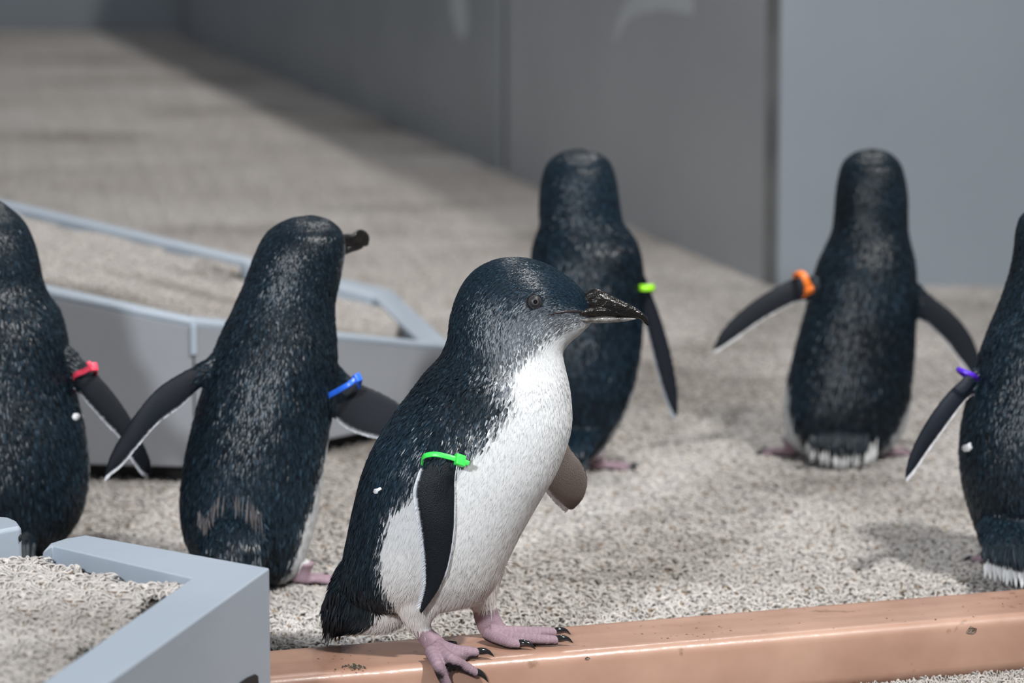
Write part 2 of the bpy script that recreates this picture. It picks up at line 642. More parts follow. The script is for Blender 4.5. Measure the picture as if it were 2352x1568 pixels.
# ------------------------------------------------------------------ near tray (bottom left)
def build_near_box():
    zt = 0.160
    P = lambda x, y: at_z(x, y, zt)[:2]
    out_c = P(619, 1304); out_l = P(197, 1228)
    in_c = P(440, 1327)
    out_n = P(248, 1568); in_n = P(112, 1568)
    dn = (out_n - out_c) / np.linalg.norm(out_n - out_c)
    dl = (out_l - out_c) / np.linalg.norm(out_l - out_c)
    nlen = 0.75
    root = thing('mat_topped_step', 'pale blue-grey painted raised step with loop mat inside its rim, in the bottom left corner', 'step', (*(out_c + dn * .3 - np.array([.15, 0])), 0))
    # side panel under the rim, running toward the camera, and its back panel
    nin = np.array([dn[1], -dn[0]])
    if np.dot(in_c - out_c, nin) < 0:
        nin = -nin
    bin_ = np.array([dl[1], -dl[0]])
    if np.dot(in_c - out_c, bin_) < 0:
        bin_ = -bin_
    wr = np.dot(in_n - out_n, nin)
    wr2 = abs(np.dot(in_c - out_c, bin_))
    # mitred L-shaped rim as one frame
    A = out_c; Bn = out_c + dn * nlen; Cn = Bn + nin * wr
    E = P(120, 1253)                       # inner left end of back rim
    L = out_l
    plan = [tuple(A), tuple(Bn), tuple(Cn), tuple(in_c), tuple(E), tuple(P(98, 1266)), tuple(P(115, 1247)), tuple(P(150, 1236)), tuple(L)]
    prism('rim', plan, LOW + .001, zt, M_rim, root, bv=0.008, seg=5)
    # walls below the rim
    # deck under the mat
    leftx = -0.75
    deck = [tuple(in_c + bin_ * -.008 + nin * -.008), tuple(Cn + nin * -.01), (leftx, Cn[1]), (leftx, E[1] + .03), tuple(E - bin_ * .006)]
    prism('deck', deck, 0.10, 0.145, M_base, root)
    pts = []; rots = []; scl = []
    poly = [tuple(in_c + nin * .004 + bin_ * .003), tuple(Cn + nin * .004), (leftx, Cn[1]), (leftx, E[1] + .03), tuple(E + bin_ * .006)]
    st = 0.03
    for x in np.arange(leftx, 0, st):
        for y in np.arange(1.9, 2.9, st):
            ok = all(in_poly(x + a * .009, y + b * .009, poly) for a in (-1, 1) for b in (-1, 1))
            if ok:
                pts.append((x, y, 0.1455)); rots.append((0, 0, random.choice([0, 1, 2, 3]) * math.pi / 2)); scl.append((1, 1, .95))
    # smaller tile for this tray so strands stop at the rim
    t2 = strand_tile('loop_strands', 0.034, 150, 9)
    g = GN.copy()
    for nd in g.nodes:
        if nd.bl_idname == 'GeometryNodeObjectInfo':
            nd.inputs['Object'].default_value = t2
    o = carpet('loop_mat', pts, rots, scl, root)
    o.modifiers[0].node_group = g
    # dark slot low on the side panel
    c = at_z(560, 1556, 0.05)
    # plane of side panel: outer line A + dn*s
    def on_side(px, py):
        d = ray(px, py)
        nrm = -nin
        t = np.dot(A, nrm) / np.dot(d[:2], nrm)
        return CAM + d * t
    q = [on_side(x, y) for x, y in ((549, 1568), (566, 1556), (584, 1548), (590, 1552), (592, 1590), (552, 1600))]
    off = np.array([-nin[0], -nin[1], 0]) * .0012
    V = [p + off for p in q] + [p - off * 2 for p in q]
    n = len(q)
    F = [list(range(n)), list(range(n, 2 * n))[::-1]] + [[i, i + n, (i + 1) % n + n, (i + 1) % n] for i in range(n)]
    mesh_obj('slot_cover', V, F, M_dark, root, smooth=False)
    return root, poly


near_root, near_poly = build_near_box()


def build_left_block():
    zt = 0.165
    P = lambda x, y: at_z(x, y, zt)[:2]
    pl = [P(-260, 1172), P(-40, 1182), P(22, 1186), P(40, 1194), P(50, 1208), P(0, 1217), P(-260, 1262)]
    root = thing('corner_block', 'pale blue-grey painted block with rounded corner at the left edge beside the near step', 'block', (*P(-60, 1200), 0))
    b = prism('block_body', [tuple(p) for p in pl], 0.001, zt, M_rim, root, bv=0.004, seg=4)
    c = at_y(46, 1236, P(47, 1209)[1] - .001)
    g = []
    for k in range(8):
        a = 2 * math.pi * k / 8
        g.append(c + np.array([math.cos(a) * .0011, -0.0005, math.sin(a) * .003]))
    V = g + [p + np.array([0, .004, 0]) for p in g]
    F = [list(range(8))] + [[i, i + 8, (i + 1) % 8 + 8, (i + 1) % 8] for i in range(8)]
    mesh_obj('bolt_hole', V, F, M_dark, root)


build_left_block()


# ------------------------------------------------------------------ middle ramp with mat
def build_ramp():
    zb = 0.028
    b0 = at_z(-330, 1055, zb)      # left, off frame
    b1 = at_z(450, 1074, zb)       # corner
    b2 = at_z(1040, 950, zb)       # right end
    zt0 = z_over(b0, 575); zt1 = z_over(b1, 733); zt2 = z_over(b2, 790)
    # far edge of the top (rim line) in the picture; heights follow the slope
    f0 = at_z(-330, 425, zt0 + .0); f0b = at_z(0, 455, (zt0 + zt1) / 2)
    f1 = at_z(575, 590, zt1 - .012)
    f2 = at_z(900, 663, zt2 + .012)
    root = thing('grey_ramp', 'grey painted mat-topped ramp box behind the two left penguins', 'ramp', (b1[0] - .2, b1[1] + .3, 0))
    plan = [b0[:2], b1[:2], b2[:2], f2[:2], f1[:2], f0b[:2], f0[:2]]
    tops = [zt0, zt1, zt2, f2[2], f1[2], f0b[2], f0[2]]
    n = len(plan)
    cen = np.mean(plan, axis=0)
    # rim frame: outer ring and inner ring, with thickness
    def inset(d):
        out = []
        for i in range(n):
            p0 = plan[i - 1]; p1 = plan[i]; p2 = plan[(i + 1) % n]
            d1 = (p1 - p0) / np.linalg.norm(p1 - p0); d2 = (p2 - p1) / np.linalg.norm(p2 - p1)
            n1 = np.array([-d1[1], d1[0]]); n2 = np.array([-d2[1], d2[0]])
            bis = n1 + n2; bis /= np.linalg.norm(bis)
            out.append(p1 + bis * d / max(.4, np.dot(bis, n1)))
        return out
    rimw = [0.022] * n
    inn = inset(0.034)
    # front walls
    out3 = [np.array([*p, z]) for p, z in zip(plan, tops)]
    in3 = [np.array([*p, z]) for p, z in zip(inn, tops)]
    V = []; F = []
    for a, b in zip(out3, in3):
        V += [a, b, (b[0], b[1], b[2] - .03), (a[0], a[1], a[2] - .009)]
    for i in range(n):
        j = (i + 1) % n
        for k in range(4):
            F.append((4 * i + k, 4 * j + k, 4 * j + (k + 1) % 4, 4 * i + (k + 1) % 4))
    F = [f[::-1] for f in F]
    o = mesh_obj('rim', V, F, M_rim, root, smooth=True)
    fixn(o)
    bevel(o, .004, 3)
    # side panels, each its own board
    for i in range(n):
        j = (i + 1) % n
        a = plan[i]; b = plan[j]
        d = (b - a) / np.linalg.norm(b - a)
        nn = np.array([-d[1], d[0]])
        e = .0012
        q = [a + d * e + nn * .001, b - d * e + nn * .001, b - d * .02 + nn * .019, a + d * .02 + nn * .019]
        za = tops[i] - .0088; zb_ = tops[j] - .0088
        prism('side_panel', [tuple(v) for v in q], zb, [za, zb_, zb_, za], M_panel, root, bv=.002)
    # pale corner strip: the edge highlight put into a lighter colour
    c = plan[1]
    prism('corner_highlight_strip', [tuple(c + np.array([-.004, -.0022])), tuple(c + np.array([.003, -.0022])), tuple(c + np.array([.004, .004])), tuple(c + np.array([-.004, .004]))],
          z_over(b1, 815), tops[1] - .006, M_rim, root, bv=.0015)
    # recessed plinth
    pl = inset(0.03)
    prism('plinth', [tuple(p) for p in pl], 0.001, 0.03, M_dark, root)
    # deck and its mat
    dk = inset(0.02)
    V = [np.array([*p, z - .018]) for p, z in zip(dk, tops)]
    ctr = np.mean(V, axis=0)
    V.append(ctr)
    F = [(i, (i + 1) % n, n) for i in range(n)]
    o = mesh_obj('deck', V, F, M_base, root, smooth=False)
    sol = o.modifiers.new('s', 'SOLIDIFY'); sol.thickness = .01
    VV = np.array(V)
    pts = []; rots = []; scl = []
    poly = [tuple(p) for p in inset(0.045)]
    tri = [(i, (i + 1) % n, n) for i in range(n)]
    x0, y0 = VV[:, :2].min(0); x1, y1 = VV[:, :2].max(0)
    for x in np.arange(x0, x1, .05):
        for y in np.arange(y0, y1, .05):
            if not in_poly(x, y, poly):
                continue
            for t in tri:
                T = VV[list(t)]
                if in_poly(x, y, [tuple(v[:2]) for v in T]):
                    nn = np.cross(T[1] - T[0], T[2] - T[0]); nn /= np.linalg.norm(nn)
                    if nn[2] < 0: nn = -nn
                    z = T[0][2] - (nn[0] * (x - T[0][0]) + nn[1] * (y - T[0][1])) / nn[2]
                    q = Vector((0, 0, 1)).rotation_difference(Vector(nn)).to_matrix() @ Matrix.Rotation(random.choice([0, 1, 2, 3]) * math.pi / 2, 3, 'Z')
                    pts.append((x, y, z + .001)); rots.append(tuple(q.to_euler())); scl.append((.55, .55, 1))
                    break
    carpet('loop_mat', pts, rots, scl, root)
    return plan


def fixn(o):
    import bmesh
    bm = bmesh.new(); bm.from_mesh(o.data)
    bmesh.ops.recalc_face_normals(bm, faces=bm.faces)
    bm.to_mesh(o.data); bm.free()


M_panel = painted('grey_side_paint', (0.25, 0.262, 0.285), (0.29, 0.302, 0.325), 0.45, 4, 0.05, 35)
ramp_plan = build_ramp()

# floor mat: tiles everywhere the floor shows and a margin around
pts = []; rots = []; scl = []
for y in np.arange(2.2, 12.5, TILE * .93):
    half = 0.25 + y * 0.155 + 0.35
    for x in np.arange(-half - 1.5, half + .3, TILE * .93):
        pts.append((x + random.uniform(-.004, .004), y + random.uniform(-.004, .004), 0.0004 + random.random() * .0006))
        rots.append((0, 0, random.choice([0, 1, 2, 3]) * math.pi / 2))
        scl.append((1, 1, 1))
keep = []
for i, (x, y, z) in enumerate(pts):
    s = np.array([x, y]) - lb0[:2]
    u = np.dot(s, ln); v = np.dot(s, ld)
    if -0.047 < u < lw + .047 and v > -.33:
        continue
    if any(in_poly(x + a * .04, y + b * .04, near_poly) for a in (-1, 1) for b in (-1, 1)):
        continue
    # behind the long wall?
    r = (np.array([x, y]) - wa[:2])
    side = dirw[0] * r[1] - dirw[1] * r[0]
    if side > 0.02 and y > wc[1] - .05:
        continue
    if y > wd[1] and x > wc[0]:
        continue
    keep.append(i)
    if u > 0:
        pts[i] = (x, y, LOW + z)
pts = [pts[i] for i in keep]; rots = [rots[i] for i in keep]; scl = [scl[i] for i in keep]
# strips right against the ledge
for v in np.arange(-.28, 1.3, .05):
    for u in (-.026, lw + .030):
        c = lb0[:2] + ld * v + ln * u
        pts.append((c[0], c[1], .0005 if u < 0 else LOW + .0005)); rots.append((0, 0, math.atan2(ld[1], ld[0]) + random.choice([0, 2]) * math.pi / 2)); scl.append((.5, .5, 1))
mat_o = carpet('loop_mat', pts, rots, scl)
mat_o['label'] = 'beige vinyl loop mat covering the whole enclosure floor'
mat_o['category'] = 'mat'


# ------------------------------------------------------------------ lofting
def catmull(P, n):
    P = np.asarray(P, float)
    m = len(P)
    Q = np.vstack([2 * P[0] - P[1], P, 2 * P[-1] - P[-2]])
    t = np.linspace(0, m - 1, n)
    i = np.minimum(t.astype(int), m - 2)
    f = (t - i)[:, None]
    p0, p1, p2, p3 = Q[i], Q[i + 1], Q[i + 2], Q[i + 3]
    return 0.5 * ((2 * p1) + (-p0 + p2) * f + (2 * p0 - 5 * p1 + 4 * p2 - p3) * f ** 2 + (-p0 + 3 * p1 - 3 * p2 + p3) * f ** 3), t


def loft(C, A, B, M=64, exp=1.0, cap0=True, cap1=True):
    """C, A, B: (n,3) arrays: centre, in-plane half axis, depth half axis"""
    n = len(C)
    th = np.arange(M) * 2 * math.pi / M
    c, s = np.cos(th), np.sin(th)
    c = np.sign(c) * np.abs(c) ** exp; s = np.sign(s) * np.abs(s) ** exp
    V = C[:, None, :] + A[:, None, :] * c[None, :, None] + B[:, None, :] * s[None, :, None]
    V = V.reshape(-1, 3)
    F = []
    idx = np.arange(n * M).reshape(n, M)
    a = idx[:-1]; b = idx[1:]
    F = np.stack([a, np.roll(a, -1, 1), np.roll(b, -1, 1), b], -1).reshape(-1, 4).tolist()
    if cap0:
        V = np.vstack([V, C[0]]); k = len(V) - 1
        F += [(k, idx[0, (j + 1) % M], idx[0, j]) for j in range(M)]
    if cap1:
        V = np.vstack([V, C[-1]]); k = len(V) - 1
        F += [(k, idx[-1, j], idx[-1, (j + 1) % M]) for j in range(M)]
    return V, F, th


def tube(points, radii, M=14, n=None, flat=1.0):
    P = np.asarray(points, float); R = np.asarray(radii, float)
    n = n or (len(P) - 1) * 6 + 1
    X, _ = catmull(np.hstack([P, R[:, None]]), n)
    P = X[:, :3]; R = np.maximum(X[:, 3], 1e-5)
    T = np.gradient(P, axis=0); T /= np.linalg.norm(T, axis=1)[:, None] + 1e-12
    U = np.cross(T, [0, 0, 1.0]); bad = np.linalg.norm(U, axis=1) < .05
    U[bad] = np.cross(T[bad], [0, 1.0, 0.0])
    U /= np.linalg.norm(U, axis=1)[:, None]
    Wv = np.cross(U, T)
    return loft(P, U * R[:, None], -Wv * (R * flat)[:, None], M)[:2]


class Src:
    """source surfaces of one bird, each vertex carrying colour, flow and feather kind"""
    def __init__(self):
        self.V = []; self.F = []; self.n = 0
        self.t = []; self.d = []; self.k = []; self.flow = []; self.col = []

    def add(self, V, F, t=None, d=None, k=0, flow=None, col=None):
        N = len(V)
        self.V.append(V); self.F += [[i + self.n for i in f] for f in F]; self.n += N
        self.t.append(np.full(N, 0.0) if t is None else t)
        self.d.append(np.full(N, 0.0) if d is None else d)
        self.k.append(np.full(N, k))
        self.flow.append(np.tile([0, 0, -1.0], (N, 1)) if flow is None else flow)
        self.col.append(np.tile([.5, .5, .5], (N, 1)) if col is None else (col if np.ndim(col) == 2 else np.tile(col, (N, 1))))

    def done(self):
        self.V = np.vstack(self.V)
        self.t = np.concatenate(self.t); self.d = np.concatenate(self.d); self.k = np.concatenate(self.k)
        self.flow = np.vstack(self.flow); self.col = np.vstack(self.col)


def noise3(P, s, seed=0):
    g = np.random.default_rng(seed)
    v = np.zeros(len(P))
    for i in range(7):
        k = g.normal(size=3); k /= np.linalg.norm(k)
        q = P @ k * s * (0.6 + .25 * i)
        v += np.sin(q + g.random() * 6.28 + 1.7 * np.sin(P @ np.roll(k, 1) * s * .7))
    return v / 4.5


DARK = np.array([0.0055, 0.0095, 0.013])
NAVY = np.array([0.0052, 0.0125, 0.0205])
GREY = np.array([0.080, 0.089, 0.100])
WHITE = np.array([0.61, 0.62, 0.625])


def smooth(x, a, b):
    x = np.clip((x - a) / (b - a), 0, 1)
    return x * x * (3 - 2 * x)


def plumage_colour(spec, t, d, P, jit):
    """jit: per feather random -1..1"""
    K = np.arange(len(spec['d1']))
    d1 = np.interp(t, K, spec['d1']); d2 = np.interp(t, K, spec['d2'])
    nz = noise3(P, 90, 5) * 3.0 + jit * np.interp(t, K, spec['soft'])
    w = np.interp(t, K, spec['edge'])
    dd = d + nz
    g1 = smooth(dd, d1 - w, d1 + w)
    g2 = smooth(dd, d2 - w, d2 + w)
    back = NAVY * .0 + DARK
    navy = np.interp(t, K, spec['navy'])[:, None]
    back = DARK * (1 - navy) + NAVY * navy
    back = back * (1 + .35 * noise3(P, 35, 9)[:, None])
    grey = GREY * (1 + .25 * noise3(P, 160, 3)[:, None])
    c = back * (1 - g1[:, None]) + grey * g1[:, None]
    warm = np.interp(t, K, spec.get('warm', [0] * len(K)))[:, None]
    white = WHITE * (1 - warm) + np.array([.66, .60, .555]) * warm
    c = c * (1 - g2[:, None]) + white * g2[:, None]
    return np.clip(c, .003, .9)


def make_body(name, src, spec, root, voxel, nfeath, seed):
    src.done()
    me = bpy.data.meshes.new('tmp'); me.from_pydata(src.V.tolist(), [], src.F)
    tmp = bpy.data.objects.new('tmp', me); COL.objects.link(tmp)
    md = tmp.modifiers.new('r', 'REMESH'); md.mode = 'VOXEL'; md.voxel_size = voxel; md.adaptivity = 0
    sm = tmp.modifiers.new('s', 'SMOOTH'); sm.factor = 0.5; sm.iterations = 3
    dg = bpy.context.evaluated_depsgraph_get(); dg.update()
    ev = tmp.evaluated_get(dg)
    m2 = bpy.data.meshes.new_from_object(ev, depsgraph=dg)
    bpy.data.objects.remove(tmp); bpy.data.meshes.remove(me)
    nv = len(m2.vertices)
    V = np.empty(nv * 3); m2.vertices.foreach_get('co', V); V = V.reshape(-1, 3)
    N = np.empty(nv * 3); m2.vertices.foreach_get('normal', N); N = N.reshape(-1, 3)
    kd = KDTree(len(src.V))
    for i, v in enumerate(src.V): kd.insert(v, i)
    kd.balance()
    near = np.array([kd.find(v)[1] for v in V])
    t = src.t[near]; d = src.d[near]; k = src.k[near]; flow = src.flow[near]; colr = src.col[near]
    col = colr.copy()
    tor = k == 0
    g = np.random.default_rng(seed)
    col[tor] = plumage_colour(spec, t[tor], d[tor], V[tor], g.uniform(-1, 1, tor.sum()) * .3)
    col[tor] *= (.7 + .3 * smooth(col[tor].mean(1), .1, .5))[:, None]
    for (hc, hr) in spec.get('socket', []):
        f_ = smooth(np.linalg.norm((V - hc) * np.array([1, .5, 1.3]), axis=1), hr * .8, hr * 1.3)[:, None]
        col = col * f_ + np.array([.010, .011, .013]) * (1 - f_)
    m2.name = 'body'
    off = world_of(root)
    a = m2.color_attributes.new('Col', 'FLOAT_COLOR', 'POINT')
    c4 = np.ones((nv, 4), np.float32); c4[:, :3] = col
    a.data.foreach_set('color', c4.ravel())
    m2.vertices.foreach_set('co', (V - off).ravel())
    m2.polygons.foreach_set('use_smooth', np.ones(len(m2.polygons), bool))
    m2.materials.clear(); m2.materials.append(M_skin)
    body = bpy.data.objects.new('body', m2); COL.objects.link(body); body.parent = root
    # triangles for sampling
    m2.calc_loop_triangles()
    nt_ = len(m2.loop_triangles)
    T = np.empty(nt_ * 3, int); m2.loop_triangles.foreach_get('vertices', T); T = T.reshape(-1, 3)
    bvh = BVHTree.FromPolygons(V.tolist(), T.tolist())
    # ---- feathers
    ar = np.linalg.norm(np.cross(V[T[:, 1]] - V[T[:, 0]], V[T[:, 2]] - V[T[:, 0]]), axis=1) / 2
    tt = t[T].mean(1); tk = k[T].max(1); dd = d[T].mean(1)
    K = np.arange(len(spec['len']))
    L = np.interp(tt, K, spec['len']) * 1e-3
    Wd = np.interp(tt, K, spec['wid']) * 1e-3
    dens = ar / (L * Wd) * (tk == 0)
    if 'hole' in spec:
        for (hc, hr) in spec['hole'](bvh):
            c = V[T].mean(1)
            dens[np.linalg.norm((c - hc) * np.array([1, .6, 1.35]), axis=1) < hr] = 0
    p = dens / dens.sum()
    idx = g.choice(len(T), nfeath, p=p)
    r1 = np.sqrt(g.random(nfeath)); r2 = g.random(nfeath)
    bw = np.stack([1 - r1, r1 * (1 - r2), r1 * r2], 1)
    tri = T[idx]
    P = (V[tri] * bw[:, :, None]).sum(1)
    Nn = (N[tri] * bw[:, :, None]).sum(1); Nn /= np.linalg.norm(Nn, axis=1)[:, None] + 1e-9
    ft = (t[tri] * bw).sum(1); fd = (d[tri] * bw).sum(1)
    fl_ = (flow[tri] * bw[:, :, None]).sum(1)
    fl_ += np.array([0, 0, -.12])
    fl_ += .16 * np.stack([noise3(P, 70, 21), noise3(P, 70, 22), noise3(P, 70, 23)], 1)
    fl_ += g.normal(size=fl_.shape) * np.interp(ft, K, spec.get('mess', [.12] * len(K)))[:, None]
    fl_ -= Nn * (fl_ * Nn).sum(1)[:, None]
    fl_ /= np.linalg.norm(fl_, axis=1)[:, None] + 1e-9
    sd = np.cross(Nn, fl_)
    jit = g.uniform(-1, 1, nfeath)
    col = plumage_colour(spec, ft, fd, P, jit)
    lum = col.mean(1)
    light = smooth(lum, .1, .5)
    L = np.interp(ft, K, spec['len']) * 1e-3 * g.uniform(.75, 1.25, nfeath)
    Wd = np.interp(ft, K, spec['wid']) * 1e-3 * g.uniform(.8, 1.2, nfeath)
    L = L * (1 + .25 * light); Wd = Wd * (1 - .45 * light)
    lift = L * np.interp(ft, K, spec.get('lift', [.10] * len(K))) * g.uniform(.3, 1.5, nfeath)
    lift = lift * (1 - .72 * light)
    roll = g.normal(size=nfeath) * .22 * (1 - .75 * light)
    sd2 = sd * np.cos(roll)[:, None] + Nn * np.sin(roll)[:, None]
    l_, w_, h_ = L[:, None], Wd[:, None], lift[:, None]
    root_v = P - fl_ * l_ * .35 - Nn * .0004
    lv = P + sd2 * w_ * .5 + fl_ * l_ * .05 + Nn * h_ * .3
    rv = P - sd2 * w_ * .5 + fl_ * l_ * .05 + Nn * h_ * .3
    cv = P + fl_ * l_ * .1 + Nn * (h_ * .4 + w_ * .16 * (1 - .5 * light[:, None]))
    tip = P + fl_ * l_ * .65 + Nn * h_
    FV = np.stack([root_v, lv, rv, cv, tip], 1).reshape(-1, 3)
    b = np.arange(nfeath) * 5
    FF = np.stack([np.stack([b, b + 3, b + 1], 1), np.stack([b, b + 2, b + 3], 1), np.stack([b + 1, b + 3, b + 4], 1), np.stack([b + 3, b + 2, b + 4], 1)], 1).reshape(-1, 3)
    vari = g.uniform(.6, 1.5, nfeath)[:, None]
    vari = vari * (1 - light[:, None]) + (1 + (vari - 1) * .12) * light[:, None]
    cc = np.clip(col * vari, 0, .88)
    lg = light[:, None]
    glint = np.where(g.random(nfeath) < .14, 2.2, 1.0)[:, None]  # glints painted in: random dark feathers get a brighter colour
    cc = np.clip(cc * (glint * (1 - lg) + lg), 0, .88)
    FC = np.stack([cc * (.55 + .45 * lg), cc * (.9 + .1 * lg), cc * (.9 + .1 * lg), cc * 1.0, cc * 1.5 * (1 - light[:, None]) + cc * light[:, None]], 1).reshape(-1, 3)  # root shading and tip highlights are put into the dark feathers' colour
    extraV = [FV]; extraF = [FF]; extraC = [FC]
    nb = len(FV)
    for (ev_, ef_, ec_) in spec.get('extra', []):
        extraV.append(ev_); extraF.append(ef_ + nb); extraC.append(ec_); nb += len(ev_)
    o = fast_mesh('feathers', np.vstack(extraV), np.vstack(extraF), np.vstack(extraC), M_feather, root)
    o['kind'] = 'stuff'
    return body, bvh


def fast_mesh(name, V, F, C, mat, parent):
    V = V - world_of(parent)
    me = bpy.data.meshes.new(name)
    me.vertices.add(len(V)); me.vertices.foreach_set('co', V.astype(np.float32).ravel())
    me.loops.add(len(F) * 3); me.loops.foreach_set('vertex_index', F.astype(np.int32).ravel())
    me.polygons.add(len(F)); me.polygons.foreach_set('loop_start', np.arange(len(F), dtype=np.int32) * 3)
    me.update(calc_edges=True)
    me.polygons.foreach_set('use_smooth', np.ones(len(F), bool))
    a = me.color_attributes.new('Col', 'FLOAT_COLOR', 'POINT')
    c4 = np.ones((len(V), 4), np.float32); c4[:, :3] = C
    a.data.foreach_set('color', c4.ravel())
    me.materials.append(mat)
    o = bpy.data.objects.new(name, me); COL.objects.link(o); o.parent = parent
    return o


def spikes(base, dirs, length, width, nrm, col, seed=1, colt=None):
    """thin pointed feathers: base (n,3), dirs (n,3)"""
    g = np.random.default_rng(seed)
    n = len(base)
    dirs = dirs / (np.linalg.norm(dirs, axis=1)[:, None] + 1e-9)
    sd = np.cross(dirs, nrm); sd /= np.linalg.norm(sd, axis=1)[:, None] + 1e-9
    l_ = (length * g.uniform(.7, 1.2, n))[:, None]; w_ = (width * g.uniform(.7, 1.2, n))[:, None]
    nn = nrm / (np.linalg.norm(nrm, axis=1)[:, None] + 1e-9)
    V = np.stack([base - dirs * l_ * .3, base + sd * w_ * .5 + dirs * l_ * .3, base - sd * w_ * .5 + dirs * l_ * .3, base + dirs * l_ * .35 + nn * w_ * .25, base + dirs * l_ * .8], 1).reshape(-1, 3)
    b = np.arange(n) * 5
    F = np.stack([np.stack([b, b + 3, b + 1], 1), np.stack([b, b + 2, b + 3], 1), np.stack([b + 1, b + 3, b + 4], 1), np.stack([b + 3, b + 2, b + 4], 1)], 1).reshape(-1, 3)
    c = np.tile(col, (n, 1)) * g.uniform(.85, 1.1, n)[:, None]
    c2 = c if colt is None else np.tile(colt, (n, 1))
    C = np.stack([c, c, c, c, c2], 1).reshape(-1, 3)
    return V, F, np.clip(C, 0, .9)


def torso(src, rings, Y, dors, dy=None, n=190, M=88, exp=.96):
    """rings: (Lx,Ly,Rx,Ry,b_px); Y body plane; dors: direction of the back (deg, 90 = toward camera)
       dy: per ring depth offset in metres"""
    R = np.array([r[:5] for r in rings], float)
    m = len(R)
    dy = np.zeros(m) if dy is None else np.array(dy, float)
    Lp = np.array([at_y(r[0], r[1], Y + e) for r, e in zip(R, dy)])
    Rp = np.array([at_y(r[2], r[3], Y + e) for r, e in zip(R, dy)])
    sc = Y / math.cos(PITCH) / FPX
    bb = R[:, 4] * sc
    X, t = catmull(np.hstack([Lp, Rp, bb[:, None]]), n)
    Lp = X[:, :3]; Rp = X[:, 3:6]; b = np.maximum(X[:, 6], 1e-4)
    C = (Lp + Rp) / 2; A = (Rp - Lp) / 2
    B = np.tile([0, -1.0, 0], (n, 1)) * b[:, None]
    V, F, th = loft(C, A, B, M, exp)
    tv = np.repeat(t, M)
    dors = np.interp(t, np.arange(m), dors) if np.ndim(dors) else np.full(n, dors)
    de = (np.degrees(th)[None, :] - dors[:, None] + 180) % 360 - 180
    dv = np.abs(de).ravel()
    P = V[:n * M].reshape(n, M, 3)
    fl_ = np.gradient(P, axis=0).reshape(-1, 3)
    fl_ /= np.linalg.norm(fl_, axis=1)[:, None] + 1e-9
    tv = np.concatenate([tv, [t[0], t[-1]]]); dv = np.concatenate([dv, [dv[0], dv[-1]]]); fl_ = np.vstack([fl_, [0, -1, -.3], [0, 0, -1]])
    src.add(V, F, tv, dv, 0, fl_)
    return sc


def flipper(src, spec, st, Ys, thick, outer=(.010, .013, .018), inner=(.30, .27, .25), near_outer=True, fringe=True, fs=1.0, rim=(.62, .64, .68), seed=3, root_feather=0.2, tan=0.0, root_t=9.0):
    """st: (leading x,y, trailing x,y) down the flipper; Ys: depth per station; thick px"""
    st = np.array(st, float)
    m = len(st)
    Lp = np.array([at_y(s[0], s[1], Y) for s, Y in zip(st, Ys)])
    Rp = np.array([at_y(s[2], s[3], Y + tan) for s, Y in zip(st, Ys)])
    sc = Ys[0] / math.cos(PITCH) / FPX
    n = 90; M = 48
    X, t = catmull(np.hstack([Lp, Rp, (np.array(thick, float) * sc)[:, None]]), n)
    Lp, Rp, b = X[:, :3], X[:, 3:6], np.maximum(X[:, 6], .0004)
    C = (Lp + Rp) / 2; A = (Lp - Rp) / 2
    T = np.gradient(C, axis=0); T /= np.linalg.norm(T, axis=1)[:, None]
    Bn = np.cross(T, A); Bn /= np.linalg.norm(Bn, axis=1)[:, None] + 1e-9
    flip = np.sign((Bn * [0, -1, 0]).sum(1)); Bn *= flip[:, None]      # toward camera
    # orientation of the faces must stay outward: use signed circle
    V, F, th = loft(C, A, Bn * b[:, None], M, 1.0)
    s = np.sin(th)[None, :] * np.ones((n, 1)); c = np.cos(th)[None, :] * np.ones((n, 1))
    P = V[:n * M]
    side = s.ravel()
    outer = np.array(outer) * .6; inner = np.array(inner)
    co = outer[None, :] * (1 + .25 * noise3(P, 60, 4)[:, None])
    ci = inner[None, :] * (1 + .15 * noise3(P, 60, 6)[:, None])
    trr = np.repeat(t / (m - 1), M)
    ci = ci * (1 - .75 * smooth(trr, .62, 1.0)[:, None])
    near, far = (co, ci) if near_outer else (ci, co)
    f = smooth(side, -.05, .05)[:, None]
    col = near * f + far * (1 - f)
    # pale trailing edge
    e = smooth(-c.ravel(), .84, .95)[:, None]
    if fringe:
        col = col * (1 - e) + np.array(rim) * e
    # lead edge thin dark when underside shows
    le = smooth(c.ravel(), .93, .99)[:, None]
    col = col * (1 - le) + outer * le
    col = np.vstack([col, outer, outer])
    fl_ = np.vstack([np.repeat(T, M, 0), T[0], T[-1]])
    tr = np.concatenate([np.repeat(t / (m - 1), M), [0, 1]])
    wob = .03 * np.sin(np.tile(np.arange(M) * .9, n)); wob = np.concatenate([wob, [0, 0]])
    src.add(V, F, np.full(len(V), float(root_t)), np.zeros(len(V)), 1, fl_, col)
    src.k[-1] = np.where(tr + wob < root_feather, 0, 1)
    if fringe:
        g = np.random.default_rng(seed)
        q = int(330 * fs)
        ii = g.uniform(.14, .985, q) * (n - 1)
        i0 = ii.astype(int)
        base = Rp[i0] + (Lp[i0] - Rp[i0]) * .02 + Bn[i0] * (g.uniform(-.4, .6, q) * .0012)[:, None]
        dr = T[i0] * .9 - A[i0] / (np.linalg.norm(A[i0], axis=1)[:, None] + 1e-9) * .38
        dr += g.normal(size=dr.shape) * .08
        ex = spikes(base, dr, .0052 * np.ones(q), .0011 * np.ones(q), Bn[i0], rim, seed)
        spec.setdefault('extra', []).append(ex)
    return Lp, Rp, C, T, Bn, A, b


PINK = np.array([.31, .215, .25])
PINKD = np.array([.20, .13, .15])
FOOTBLK = np.array([.012, .011, .012])


